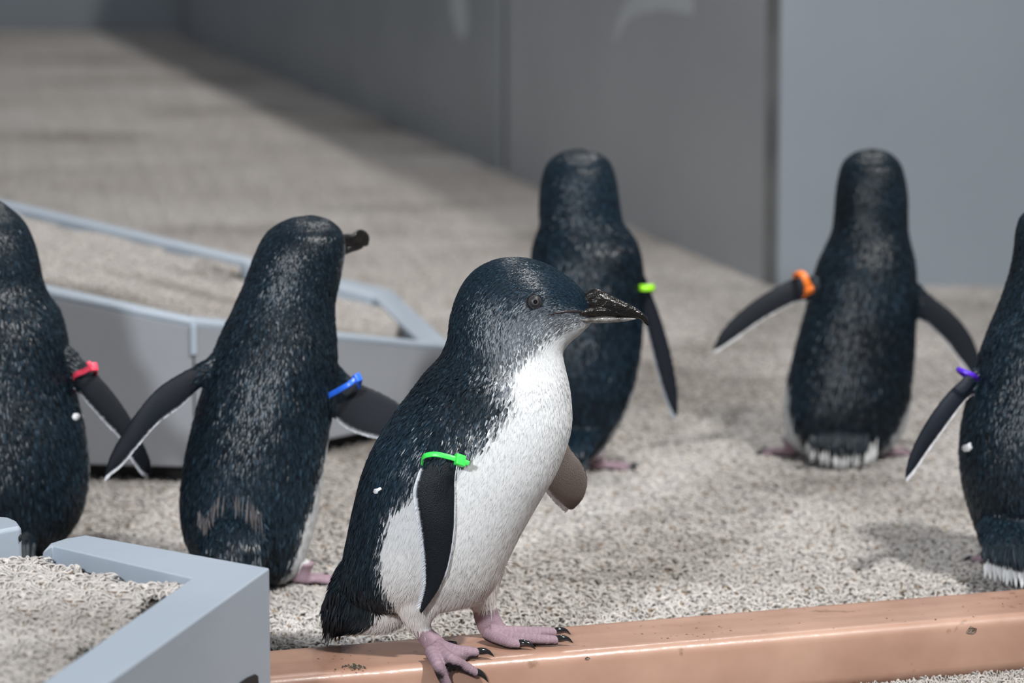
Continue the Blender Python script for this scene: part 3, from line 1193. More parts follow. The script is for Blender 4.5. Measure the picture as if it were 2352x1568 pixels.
def claw(root, base, d, length, r, up=(0, 0, 1)):
    d = np.array(d, float); d /= np.linalg.norm(d)
    u = np.array(up, float)
    pts = [base - d * length * .25, base + d * length * .2 + u * length * .07, base + d * length * .6 + u * length * .04, base + d * length * .95 - u * length * .2]
    V, F = tube(pts, [r * .9, r, r * .62, r * .08], M=12, n=14)
    return mesh_obj('claw', V, F, M_claw, root)


def toe_tubes(src, root, toes, base_r, webs=True, claw_len=.011, blackunder=True):
    """toes: list of polylines (world points), widths taper; adds toes, web and claws"""
    for tp in toes:
        tp = np.array(tp)
        k = len(tp)
        rad = np.interp(np.linspace(0, 1, k), [0, .3, .6, .85, 1], [base_r * 1.1, base_r * .85, base_r * .9, base_r * .85, base_r * .7])
        V, F = tube(tp, rad, M=18, n=36)
        sgm = np.abs(np.sin(np.arange(len(V)) // 18 * 1.3)) * .22
        col = PINK[None, :] * (1.05 - sgm[:, None])
        zz = V[:, 2]
        # dark soles
        ctr = np.repeat(np.array([V[i * 18:(i + 1) * 18].mean(0) for i in range(36)]), 18, 0)
        rel = np.concatenate([(V[:36 * 18, 2] - ctr[:, 2]), [0, 0]])
        f = smooth(-rel, base_r * .15, base_r * .5)[:, None]
        col = col * (1 - f) + FOOTBLK * f
        src.add(V, F, k=2, col=col)
        dr = tp[-1] - tp[-2]
        up = np.array([0, 0, 1.0])
        claw(root, tp[-1] + up * base_r * .15, dr / np.linalg.norm(dr) , claw_len, base_r * .55, up)
    if webs:
        for a, b in zip(toes[:-1], toes[1:]):
            A = catmull(np.array(a), 16)[0][:14]; B = catmull(np.array(b), 16)[0][:14]
            q = 9
            G = []
            for i in range(14):
                for j in range(q):
                    f = j / (q - 1)
                    sag = 4 * f * (1 - f)
                    i2 = i * (1 - .22 * sag)
                    i0 = int(i2); fr = i2 - i0; i1 = min(13, i0 + 1)
                    pa = A[i0] * (1 - fr) + A[i1] * fr; pb = B[i0] * (1 - fr) + B[i1] * fr
                    G.append(pa * (1 - f) + pb * f - np.array([0, 0, base_r * .25 * sag]))
            G = np.array(G)
            th = .0015
            V = np.vstack([G + [0, 0, th], G - [0, 0, th]])
            nG = len(G)
            F = []
            for i in range(13):
                for j in range(q - 1):
                    a0 = i * q + j
                    F.append((a0, a0 + 1, a0 + q + 1, a0 + q)); F.append((nG + a0, nG + a0 + q, nG + a0 + q + 1, nG + a0 + 1))
            for i in range(13):
                for j in (0, q - 1):
                    a0 = i * q + j
                    f4 = (a0, a0 + q, nG + a0 + q, nG + a0)
                    F.append(f4 if j == 0 else f4[::-1])
            for j in range(q - 1):
                for i in (0, 13):
                    a0 = i * q + j
                    f4 = (a0, nG + a0, nG + a0 + 1, a0 + 1)
                    F.append(f4 if i == 0 else f4[::-1])
            fr = np.repeat(np.arange(14) / 13, q)
            c = PINK[None, :] * .85 * (1 - smooth(fr, .55, .95))[:, None] + PINKD * .5 * smooth(fr, .55, .95)[:, None]
            src.add(V, F, k=2, col=np.vstack([c, np.tile(FOOTBLK, (nG, 1))]))


def simple_foot(src, root, heel, heading, ankle, z0=.008, L=.043, r=.0048):
    """heel: (x,y); heading deg (0 = +x, 90 = away)"""
    H = np.array([heel[0], heel[1], z0 + .004])
    toes = []
    for a, k in ((-26, .85), (0, 1.0), (26, .85)):
        h = math.radians(heading + a)
        d = np.array([math.cos(h), math.sin(h), 0])
        toes.append([H, H + d * L * k * .35 + [0, 0, .0015], H + d * L * k * .7 + [0, 0, 0.0], H + d * L * k + [0, 0, -.002]])
    toe_tubes(src, root, toes, r)
    V, F = tube([ankle, (ankle + H) / 2 + [0, 0, .002], H + [0, 0, .001]], [.0145, .0105, .0085], M=20, n=16)
    src.add(V, F, k=2, col=PINK * .95)
    h = math.radians(heading)


def band(root, loop, w, thick, mat, label, buckle=None, bsize=(.0042, .0042, .0034)):
    """strap swept around a closed loop of world points; flat section"""
    b = bpy.data.objects.new('flipper_band', None)
    P = np.array(loop)
    n = len(P)
    Q = np.vstack([P[-1:], P, P[:2]])
    X = []
    for i in range(n):
        p0, p1, p2, p3 = Q[i], Q[i + 1], Q[i + 2], Q[i + 3]
        for f in np.linspace(0, 1, 7)[:-1]:
            X.append(.5 * ((2 * p1) + (-p0 + p2) * f + (2 * p0 - 5 * p1 + 4 * p2 - p3) * f * f + (-p0 + 3 * p1 - 3 * p2 + p3) * f ** 3))
    X = np.array(X); N = len(X)
    T = np.roll(X, -1, 0) - np.roll(X, 1, 0); T /= np.linalg.norm(T, axis=1)[:, None]
    c = X.mean(0)
    # strap width direction = normal of the loop plane
    _, _, vt = np.linalg.svd(X - c)
    ax = vt[2]
    O = np.cross(T, ax); O /= np.linalg.norm(O, axis=1)[:, None]
    prof = [(-.5, -.3), (-.35, -.5), (.35, -.5), (.5, -.3), (.5, .3), (.35, .5), (-.35, .5), (-.5, .3)]
    V = []; F = []
    for i in range(N):
        for (u, v) in prof:
            V.append(X[i] + ax * u * w + O[i] * v * thick)
    for i in range(N):
        j = (i + 1) % N
        for k in range(8):
            F.append((i * 8 + k, j * 8 + k, j * 8 + (k + 1) % 8, i * 8 + (k + 1) % 8))
    s = mesh_obj('flipper_band', V, F, mat, root)
    s['label'] = label
    fixn(s)
    if buckle is not None:
        i = int(np.argmin(np.linalg.norm(X - np.array(buckle), axis=1)))
        bp_ = X[i]; t = T[i]; o = O[i]
        VV = []
        for sx in (-1, 1):
            for sy in (-1, 1):
                for sz in (-1, 1):
                    VV.append(bp_ + t * sx * bsize[0] + ax * sy * bsize[1] + o * sz * bsize[2])
        FF = [(0, 1, 3, 2), (4, 6, 7, 5), (0, 4, 5, 1), (2, 3, 7, 6), (0, 2, 6, 4), (1, 5, 7, 3)]
        k = mesh_obj('buckle', VV, FF, mat, s, smooth=True)
        fixn(k)
        bevel(k, .0009, 3)
    return s, X, T, ax


def stub(parent, a, b, w, t, mat, name='strap_end'):
    a = np.array(a); b = np.array(b)
    d = (b - a); d /= np.linalg.norm(d)
    u = np.cross(d, [0, 1, 0]); u /= np.linalg.norm(u)
    v = np.cross(d, u)
    V = []
    for p in (a, b):
        for su, sv in ((-1, -1), (1, -1), (1, 1), (-1, 1)):
            V.append(p + u * su * w / 2 + v * sv * t / 2)
    F = [(0, 3, 2, 1), (4, 5, 6, 7)] + [(i, (i + 1) % 4, 4 + (i + 1) % 4, 4 + i) for i in range(4)]
    o = mesh_obj(name, V, F, mat, parent)
    fixn(o)
    bevel(o, .0005, 2)
    return o


def pxloop(pts):
    return [at_y(x, y, Y) for x, y, Y in pts]


def eye(root, P, N, r, gaze=None):
    """eyeball with iris, pupil and lids at surface point P, normal N"""
    N = np.array(N); N /= np.linalg.norm(N)
    c = P - N * r * .62
    up = np.array([0, 0, 1.0]); sx = np.cross(up, N); sx /= np.linalg.norm(sx); uy = np.cross(N, sx)

    def cap(r_, a0, a1, name, mat, par, lift=0, sq=1.0):
        V = []; F = []
        K = 8; M = 40
        for i in range(K + 1):
            a = a0 + (a1 - a0) * i / K
            for j in range(M):
                b = 2 * math.pi * j / M
                V.append(c + (r_ + lift) * (math.cos(a) * N + math.sin(a) * (math.cos(b) * sx + math.sin(b) * uy * sq)))
        for i in range(K):
            for j in range(M):
                F.append((i * M + j, (i + 1) * M + j, (i + 1) * M + (j + 1) % M, i * M + (j + 1) % M))
        return mesh_obj(name, V, F, mat, par)
    e = cap(r, .001, math.radians(88), 'eye', M_eye, root)
    ir = cap(r, math.radians(13), math.radians(42), 'iris', M_iris, e, .00012)
    ir.data.materials.append(M_iris_in); ir.data.materials.append(M_iris_rim)
    for q, p in enumerate(ir.data.polygons):
        k = q // 40
        p.material_index = 1 if k < 2 else (2 if k == 7 else 0)
    cap(r, .001, math.radians(13.5), 'pupil', M_pupil, e, .00016)
    # lids: thin almond ring
    V = []; F = []
    M = 48
    for i in range(M):
        b = 2 * math.pi * i / M
        for k in range(6):
            g = 2 * math.pi * k / 6
            R = r * 1.12 + .0008 * math.cos(g)
            ex = 1.28 if math.cos(b) > 0 else 1.12
            q = c + sx * math.cos(b) * R * ex + uy * math.sin(b) * R * .80 + N * (r * .50 + .0008 * math.sin(g) - .0022 * abs(math.cos(b)) ** 2)
            V.append(q)
    for i in range(M):
        for k in range(6):
            F.append((i * 6 + k, ((i + 1) % M) * 6 + k, ((i + 1) % M) * 6 + (k + 1) % 6, i * 6 + (k + 1) % 6))
    mesh_obj('eyelid', V, F, M_lid, root)
    return e


def loft_px(name, rings, Ys, root, mat, n=50, M=32, label=None, exp=1.0):
    R = np.array(rings, float)
    L = np.array([at_y(r[0], r[1], Y) for r, Y in zip(R, Ys)]); Rr = np.array([at_y(r[2], r[3], Y) for r, Y in zip(R, Ys)])
    sc = Ys[0] / math.cos(PITCH) / FPX
    X, t = catmull(np.hstack([L, Rr, (R[:, 4] * sc)[:, None]]), n)
    b = np.maximum(X[:, 6], 5e-5)
    V, F, th = loft((X[:, :3] + X[:, 3:6]) / 2, (X[:, 3:6] - X[:, :3]) / 2, np.tile([0, -1., 0], (n, 1)) * b[:, None], M, exp)
    o = mesh_obj(name, V, F, mat, root)
    if label: o['label'] = label
    return o


def surf(bvh, px, py):
    d = ray(px, py); d = d / np.linalg.norm(d)
    loc, nrm, i, dist = bvh.ray_cast(Vector(CAM), Vector(d))
    return (np.array(loc), np.array(nrm)) if loc is not None else (None, None)


def dab(root, bvh, px, py, pts, name, mat, lift=.0012):
    P, N = surf(bvh, px, py)
    if P is None:
        return
    V = []
    c = None
    for (x, y) in pts:
        q, nq = surf(bvh, px + x, py + y)
        if q is None: q, nq = P, N
        V.append(q + nq * lift)
    m = len(V)
    V.append(P + N * lift * 1.15)
    V += [v - N * lift * 1.5 for v in V[:m]]
    F = [(i, (i + 1) % m, m) for i in range(m)] + [(i, (i + 1) % m, m + 1 + (i + 1) % m, m + 1 + i) for i in range(m)]
    o = mesh_obj(name, V, F, mat, root)
    fixn(o)
    return o


# ================================================================== the nearest penguin
def build_main():
    Y = 2.825
    root = thing('penguin', 'little blue penguin facing right in sharp focus on the terracotta ledge, white front, green band', 'penguin',
                 (*at_z(1060, 1490, LZ)[:2], LZ), 'penguins')
    src = Src()
    rings = [
        (1350, 682, 1364, 730, 13), (1335, 664, 1360, 738, 24), (1312, 642, 1354, 746, 40), (1278, 619, 1345, 755, 58), (1235, 600, 1336, 763, 72),
        (1188, 592, 1327, 771, 82), (1136, 598, 1317, 779, 88), (1090, 622, 1307, 788, 94), (1057, 664, 1299, 798, 98),
        (1037, 722, 1294, 809, 102), (1028, 782, 1294, 824, 106), (1010, 822, 1298, 846, 116), (975, 862, 1305, 876, 134),
        (935, 915, 1311, 918, 152), (893, 972, 1313, 968, 166), (857, 1032, 1302, 1022, 175), (831, 1095, 1277, 1085, 180),
        (813, 1165, 1236, 1155, 180), (800, 1230, 1196, 1226, 176), (790, 1285, 1166, 1286, 166), (785, 1330, 1142, 1336, 148),
        (800, 1366, 1110, 1372, 120), (850, 1392, 1050, 1394, 70)]
    dors = [180] * 10 + [183, 186, 189] + [192] * 10
    torso(src, rings, Y, dors, n=230, M=100)
    m = len(rings)
    spec = dict(
        d1=[118, 116, 112, 106, 101, 97, 92, 84, 79, 76, 80, 81, 94, 108, 101, 97, 76, 63, 65, 69, 77, 86, 100],
        d2=[140, 139, 137, 135, 133, 131, 129, 126, 121, 112, 103, 98, 105, 114, 104, 99, 78, 64, 66, 70, 78, 87, 101],
        soft=[6, 6, 10, 12, 14, 15, 16, 17, 17, 15, 12, 11, 10, 9, 8, 5, 4, 4, 4, 4, 4, 4, 4],
        edge=[10, 10, 10, 10, 10, 10, 10, 10, 10, 9, 8, 7, 7, 6, 5, 3, 2, 2, 2, 2, 2, 2, 2],
        navy=[.9, 1, 1, 1, 1, 1, 1, .9, .7, .5, .35, .3, .3, .4, .6, .7, .6, .35, .15, 0, 0, 0, 0],
        warm=[0] * 15 + [.05, .1, .15, .25, .45, .6, .6, .6],
        len=[2.4, 2.6, 3.0, 3.4, 3.8, 4.0, 4.4, 4.8, 5.2, 5.6, 6, 6.5, 7.5, 8, 8.5, 9, 9.5, 10, 11, 12, 13, 12, 10],
        wid=[.7, .8, .9, 1.0, 1.1, 1.1, 1.2, 1.3, 1.5, 1.7, 1.9, 2.4, 2.8, 3.0, 2.6, 2.4, 2.2, 2.0, 1.9, 1.9, 1.9, 1.8, 1.8],
        lift=[.10] * 9 + [.14, .16, .17, .17, .15, .12, .10, .08, .08, .09, .12, .14, .14, .14],
        mess=[.10] * 11 + [.14, .16, .16, .12, .10, .09, .09, .1, .12, .14, .15, .15])
    # tail
    R = [(785, 1290, 930, 1330, 60), (765, 1330, 925, 1380, 58), (750, 1375, 925, 1428, 52), (742, 1405, 890, 1450, 42), (744, 1432, 820, 1455, 26), (752, 1450, 775, 1458, 8)]
    Lp = np.array([at_y(r[0], r[1], Y) for r in R]); Rp = np.array([at_y(r[2], r[3], Y) for r in R]); sc = Y / FPX
    X, t = catmull(np.hstack([Lp, Rp, (np.array([r[4] for r in R]) * sc)[:, None]]), 50)
    V, F, th = loft((X[:, :3] + X[:, 3:6]) / 2, (X[:, 3:6] - X[:, :3]) / 2, np.tile([0, -1., 0], (50, 1)) * X[:, 6:7], 60)
    de = np.abs((np.degrees(th)[None, :] - 180 + 180) % 360 - 180) * np.ones((50, 1))
    fl_ = np.gradient(V[:3000].reshape(50, 60, 3), axis=0).reshape(-1, 3); fl_ /= np.linalg.norm(fl_, axis=1)[:, None]
    # tail: dark above, white below; the border follows ring 20 limits
    dd = np.concatenate([(de * np.interp(np.linspace(0, 1, 50), [0, 1], [.82, .62])[:, None]).ravel(), [0, 0]])
    src.add(V, F, np.full(len(V), 20.0), dd, 0, np.vstack([fl_, fl_[0], fl_[-1]]))
    # flippers
    near = [(1088, 985, 1000, 985), (1072, 1020, 985, 1035), (1056, 1050, 972, 1065), (1046, 1090, 960, 1092), (1045, 1150, 951, 1128),
            (1043, 1210, 959, 1180), (1036, 1265, 968, 1235), (1024, 1315, 974, 1290), (1004, 1360, 975, 1345), (968, 1411, 962, 1402)]
    Ynear = [2.775, 2.766, 2.760, 2.757, 2.755, 2.755, 2.757, 2.76, 2.764, 2.768]
    fr = flipper(src, spec, near, Ynear, [18, 16, 13, 12, 11, 11, 10, 9, 7, 3], outer=(.009, .014, .020), fs=2.0, seed=5, root_feather=.25, root_t=13.0)
    far = [(1290, 985, 1240, 1060), (1312, 1030, 1242, 1095), (1337, 1062, 1252, 1122), (1350, 1100, 1272, 1145), (1342, 1140, 1292, 1160), (1318, 1170, 1306, 1170)]
    Yfar = [2.88, 2.89, 2.895, 2.90, 2.905, 2.91]
    flipper(src, spec, far, Yfar, [12, 11, 10, 9, 7, 3], inner=(.215, .185, .17), near_outer=False, fs=.5, seed=7, root_feather=0.0)
    # leading (right) side white line of the near flipper
    Lp, Rp, C, T, Bn, A, b = fr
    g = np.random.default_rng(2)
    q = 260
    i0 = (g.uniform(.2, .8, q) * 89).astype(int)
    spec['extra'].append(spikes(Lp[i0] + Bn[i0] * .0002, T[i0] + A[i0] / np.linalg.norm(A[i0], axis=1)[:, None] * .05, .004 * np.ones(q), .0008 * np.ones(q), Bn[i0], (.55, .58, .63), 4))
    # thighs (white, feathered) and shanks
    def leg(pts, Yl, blend):
        R = np.array(pts, float)
        Lq = np.array([at_y(r[0], r[1], Yl) for r in R]); Rq = np.array([at_y(r[2], r[3], Yl) for r in R])
        X, t = catmull(np.hstack([Lq, Rq, (R[:, 4] * sc)[:, None]]), 40)
        V, F, th = loft((X[:, :3] + X[:, 3:6]) / 2, (X[:, 3:6] - X[:, :3]) / 2, np.tile([0, -1., 0], (40, 1)) * X[:, 6:7], 40)
        k = np.where(np.repeat(t, 40) < blend, 0, 2); k = np.concatenate([k, [0, 2]])
        tv = np.full(len(V), 20.5)
        n0 = len(src.V)
        src.add(V, F, tv, np.full(len(V), 150.0), 0, np.tile([.1, 0, -1.0], (len(V), 1)), PINK * (0.95 + .15 * noise3(V, 500, 2)[:, None]))
        src.k[-1] = k
    leg([(880, 1300, 1060, 1310, 60), (890, 1360, 1040, 1375, 50), (915, 1410, 1000, 1415, 34), (936, 1440, 990, 1440, 24), (955, 1462, 1010, 1458, 21), (970, 1485, 1028, 1476, 22), (985, 1500, 1040, 1488, 18)], 2.792, 3.1)
    leg([(1010, 1290, 1165, 1290, 60), (1030, 1340, 1148, 1340, 46), (1060, 1375, 1140, 1378, 34), (1084, 1400, 1142, 1396, 25), (1090, 1425, 1150, 1418, 22), (1100, 1450, 1165, 1440, 20), (1110, 1462, 1180, 1452, 14)], 2.852, 2.9)
    # near foot
    E = lambda x, y, h=.005: on_ledge(x, y, h)
    toes = [[E(1005, 1482, .009), E(1045, 1492, .008), E(1078, 1497, .006), E(1100, 1499, .005)],
            [E(1000, 1488, .009), E(1035, 1512, .008), E(1062, 1528, .006), E(1094, 1546, .005)],
            [E(990, 1494, .009), E(1004, 1525, .008), E(1017, 1552, .006), E(1030, 1580, .005)]]
    toe_tubes(src, root, toes, .0057, claw_len=.0135)
    V, F = tube([E(1000, 1486, .006), E(1030, 1478, .004), E(1050, 1478, .003)], [.004, .003, .002], M=12)
    src.add(V, F, k=2, col=FOOTBLK)
    # far foot
    toes = [[E(1125, 1448, .011), E(1180, 1450, .009), E(1235, 1452, .007), E(1278, 1452, .006)],
            [E(1125, 1452, .009), E(1175, 1462, .007), E(1235, 1468, .006), E(1282, 1470, .005)],
            [E(1120, 1454, .008), E(1145, 1468, .006), E(1172, 1476, .005), E(1196, 1480, .004)]]
    toe_tubes(src, root, toes, .0057, claw_len=.0135)
    spec['hole'] = lambda bvh: [(surf(bvh, 1228, 693)[0], .0082)]
    spec['socket'] = [(at_y(1228, 693, Y - .031), .013)]
    # white droppings of tail feathers at the tip, dark stiff feathers down the tail edge
    g = np.random.default_rng(6)
    q = 170
    f = g.random(q)
    px = 748 + f * 35 + g.uniform(-6, 6, q); py = 1360 + g.random(q) * 85
    base = np.array([at_y(a, b_, Y + c) for a, b_, c in zip(px, py, g.uniform(-.02, .02, q))])
    spec['extra'].append(spikes(base, np.tile([-.18, 0, -1.0], (q, 1)) + g.normal(size=(q, 3)) * .12, .016 * np.ones(q), .0022 * np.ones(q), np.tile([-.3, -1., 0], (q, 1)), (.012, .015, .02), 8))
    q = 14
    base = np.array([at_y(752 + a * 18, 1436 + b_ * 12, Y + c) for a, b_, c in zip(g.random(q), g.random(q), g.uniform(-.012, .0, q))])
    spec['extra'].append(spikes(base, np.tile([-.25, 0, -1.0], (q, 1)) + g.normal(size=(q, 3)) * .12, .018 * np.ones(q), .0022 * np.ones(q), np.tile([0, -1., 0], (q, 1)), (.4, .42, .44), 9))
    # ragged dark edge where the back meets the white vent, and ragged belly hem
    q = 160
    f = g.random(q)
    bx = np.interp(f, [0, .5, 1], [862, 880, 908]); by = np.interp(f, [0, .5, 1], [1300, 1370, 1425])
    body, bvh = make_body('body', src, spec, root, .0013, 92000, 1)
    # bill
    Yb = Y - .001
    up = [(1322, 690, 1320, 716, 10), (1345, 672, 1343, 720, 16), (1362, 663, 1365, 722, 15), (1378, 664, 1390, 725, 14), (1405, 678, 1415, 727, 12.5), (1435, 693, 1440, 728, 10.5),
          (1460, 706, 1461, 730, 8), (1478, 720, 1473, 734, 6), (1488, 734, 1480, 742, 4), (1492, 748, 1486, 747, 1.5)]
    loft_px('upper_mandible', up, [Yb] * len(up), root, M_bill, n=80, exp=.9)
    # raised nostril plate
    rd = [(1296, 715, 1297, 719, 56), (1318, 709, 1320, 722, 53), (1341, 703, 1343, 725, 41), (1358, 700, 1360, 726, 28), (1385, 700, 1388, 725, 17), (1415, 708, 1417, 726, 12), (1440, 718, 1442, 727, 8)]
    loft_px('bill_side_plate', rd, [Yb] * len(rd), root, M_bill, n=50, exp=.9)
    lo = [(1308, 720, 1310, 725, 54), (1328, 721, 1332, 732, 47), (1346, 723, 1350, 738, 32), (1358, 724, 1361, 740, 22), (1372, 725, 1375, 741, 15), (1405, 726, 1407, 740, 12), (1440, 728, 1440, 737, 9), (1462, 730, 1460, 733, 4)]
    o = loft_px('lower_mandible', lo, [Yb] * len(lo), root, M_bill_low, n=60, exp=.9, label='pale horn-coloured lower half of the bill')
    gp = []
    for gx, gy in ((1260, 723), (1276, 719), (1292, 716), (1308, 715), (1322, 715), (1334, 716)):
        q, nq = surf(bvh, gx, gy)
        if q is not None: gp.append(q + nq * .0004)
    for sgn in (1, -1):
        gg = [p if sgn > 0 else np.array([p[0], 2 * Y - p[1], p[2]]) for p in gp]
        V, F = tube(gg, [.0004] + [.0010] * (len(gg) - 2) + [.0010], M=12)
        o = mesh_obj('gape', V, F, M_gape, root); fixn(o)
    # eyes
    P, N = surf(bvh, 1228, 693)
    N = N * [1, 1, 1] + np.array([.05, 0, .0])
    eye(root, P + N * .0004, N, .0078)
    # far eye, mirrored over the bird's midplane
    P2 = P.copy(); P2[1] = 2 * Y - P[1]; N2 = N.copy(); N2[1] = -N[1]
    eye(root, P2 + N2 * .0004, N2, .0078)
    # green cable tie
    mg = plastic('green_plastic', (.06, .82, .10))
    loop = pxloop([(1060, 1058, 2.744), (1030, 1049, 2.742), (1000, 1043, 2.742), (978, 1046, 2.745), (970, 1054, 2.752), (972, 1066, 2.760),
                   (990, 1068, 2.775), (1030, 1070, 2.778), (1062, 1068, 2.768), (1068, 1062, 2.752)])
    s, X, T, ax = band(root, loop, .0042, .0016, mg, 'bright green cable tie band around the near flipper', buckle=at_y(1056, 1058, 2.744), bsize=(.0042, .0046, .0030))
    stub(s, at_y(1066, 1060, 2.742), at_y(1078, 1064, 2.741), .0040, .0016, mg)
    dab(root, bvh, 868, 1126, [(-8, 4), (-5, -3), (2, -4), (8, -7), (10, -2), (3, 2), (1, 7), (-4, 8)], 'white_speck', M_mark, .0018)
    return root


build_main()


# ================================================================== back view penguins
def back_spec(m, extra=None):
    f = np.linspace(0, 1, m)
    sp = dict(
        d1=np.interp(f, [0, .3, .5, .75, 1], [125, 120, 112, 98, 88]),
        d2=np.interp(f, [0, .3, .5, .75, 1], [160, 140, 116, 100, 90]),
        soft=np.interp(f, [0, .5, 1], [12, 6, 5]), edge=np.interp(f, [0, .5, 1], [8, 4, 3]),
        navy=np.interp(f, [0, .3, .6, 1], [.6, .35, .5, .4]),
        len=np.interp(f, [0, .25, .5, 1], [4, 5.5, 9, 12]), wid=np.interp(f, [0, .25, .4, 1], [1.5, 2.2, 3.2, 2.8]),
        lift=np.interp(f, [0, .15, .3, .45, 1], [.0, .05, .14, .14, .10]), mess=np.interp(f, [0, .2, 1], [.04, .10, .13]))
    sp['d1'] = list(sp['d1']); sp['d2'] = list(sp['d2'])
    if extra: sp.update(extra)
    return sp


def hidden_bill(root, x, y, Y, reach, dx=0.0):
    """bill pointing away from the camera"""
    base = at_y(x, y, Y)
    pts = [base, base + [dx * .4, reach * .35, .001], base + [dx * .7, reach * .7, 0], base + [dx, reach, -.004]]
    V, F = tube(pts, [.0085, .0065, .0045, .0008], M=16, n=20)
    mesh_obj('bill', V, F, M_bill, root)


def side_eyes(root, bvh, c, w):
    for s in (-1, 1):
        o = Vector(c) + Vector((s * .12, .03, 0))
        loc, nrm, i, dist = bvh.ray_cast(o, Vector((-s, 0, 0)))
        if loc is not None:
            eye(root, np.array(loc) + np.array(nrm) * .0008, np.array(nrm), .005)


def tail_spikes(pts, Y, q, col, length, width, seed, dirz=(0, -.25, -1.), lo=None):
    g = np.random.default_rng(seed)
    f = g.random(q)
    P = np.array(pts, float)
    xs = np.interp(f, np.linspace(0, 1, len(P)), P[:, 0]); ys = np.interp(f, np.linspace(0, 1, len(P)), P[:, 1]); yy = np.interp(f, np.linspace(0, 1, len(P)), P[:, 2])
    base = np.array([at_y(a, b, Y + c + e) for a, b, c, e in zip(xs, ys + g.uniform(-5, 5, q), yy, g.uniform(-.003, .003, q))])
    return spikes(base, np.tile(dirz, (q, 1)) + g.normal(size=(q, 3)) * .1, length * np.ones(q), width * np.ones(q), np.tile([0, -1., .2], (q, 1)), col, seed)


def round_top(rows):
    c = (rows[0][0] + rows[0][1]) / 2; w = (rows[0][1] - rows[0][0]) / 2
    r0 = (c - w, c + w, rows[0][2] + 1.5, rows[0][3] + 1.5)
    r1 = rows[1]; q = (r1[1] - r1[0]) * .045
    return [(c - w * .25, c + w * .25, rows[0][2] - 2.5, rows[0][3] - 2.5), r0, (r1[0] + q, r1[1] - q, r1[2], r1[3])] + rows[2:]


def sym_torso(src, spec, rows, Y, dors, bfac, dy, n=170):
    rings = []
    m = len(rows)
    for i, (lx, rx, yl, yr) in enumerate(rows):
        rings.append((lx, yl, rx, yr, (rx - lx) / 2 * bfac[i]))
    torso(src, rings, Y, dors, dy, n=n, M=80)


def tail_loft(src, rows, Ys, colr, sc_t=19.0, dd=0.0):
    R = np.array(rows, float)
    Lq = np.array([at_y(r[0], r[1], Y) for r, Y in zip(R, Ys)]); Rq = np.array([at_y(r[2], r[1], Y) for r, Y in zip(R, Ys)])
    X, t = catmull(np.hstack([Lq, Rq, R[:, 3:4] * Ys[0] / FPX]), 30)
    V, F, th = loft((X[:, :3] + X[:, 3:6]) / 2, (X[:, 3:6] - X[:, :3]) / 2, np.tile([0, -1., 0], (30, 1)) * np.maximum(X[:, 6:7], .001), 40)
    de = np.abs((np.degrees(th)[None, :] - 90 + 180) % 360 - 180) * np.ones((30, 1))
    src.add(V, F, np.full(len(V), float(sc_t)), np.concatenate([de.ravel() * dd, [0, 0]]), 0, np.tile([0, -.2, -1.], (len(V), 1)))


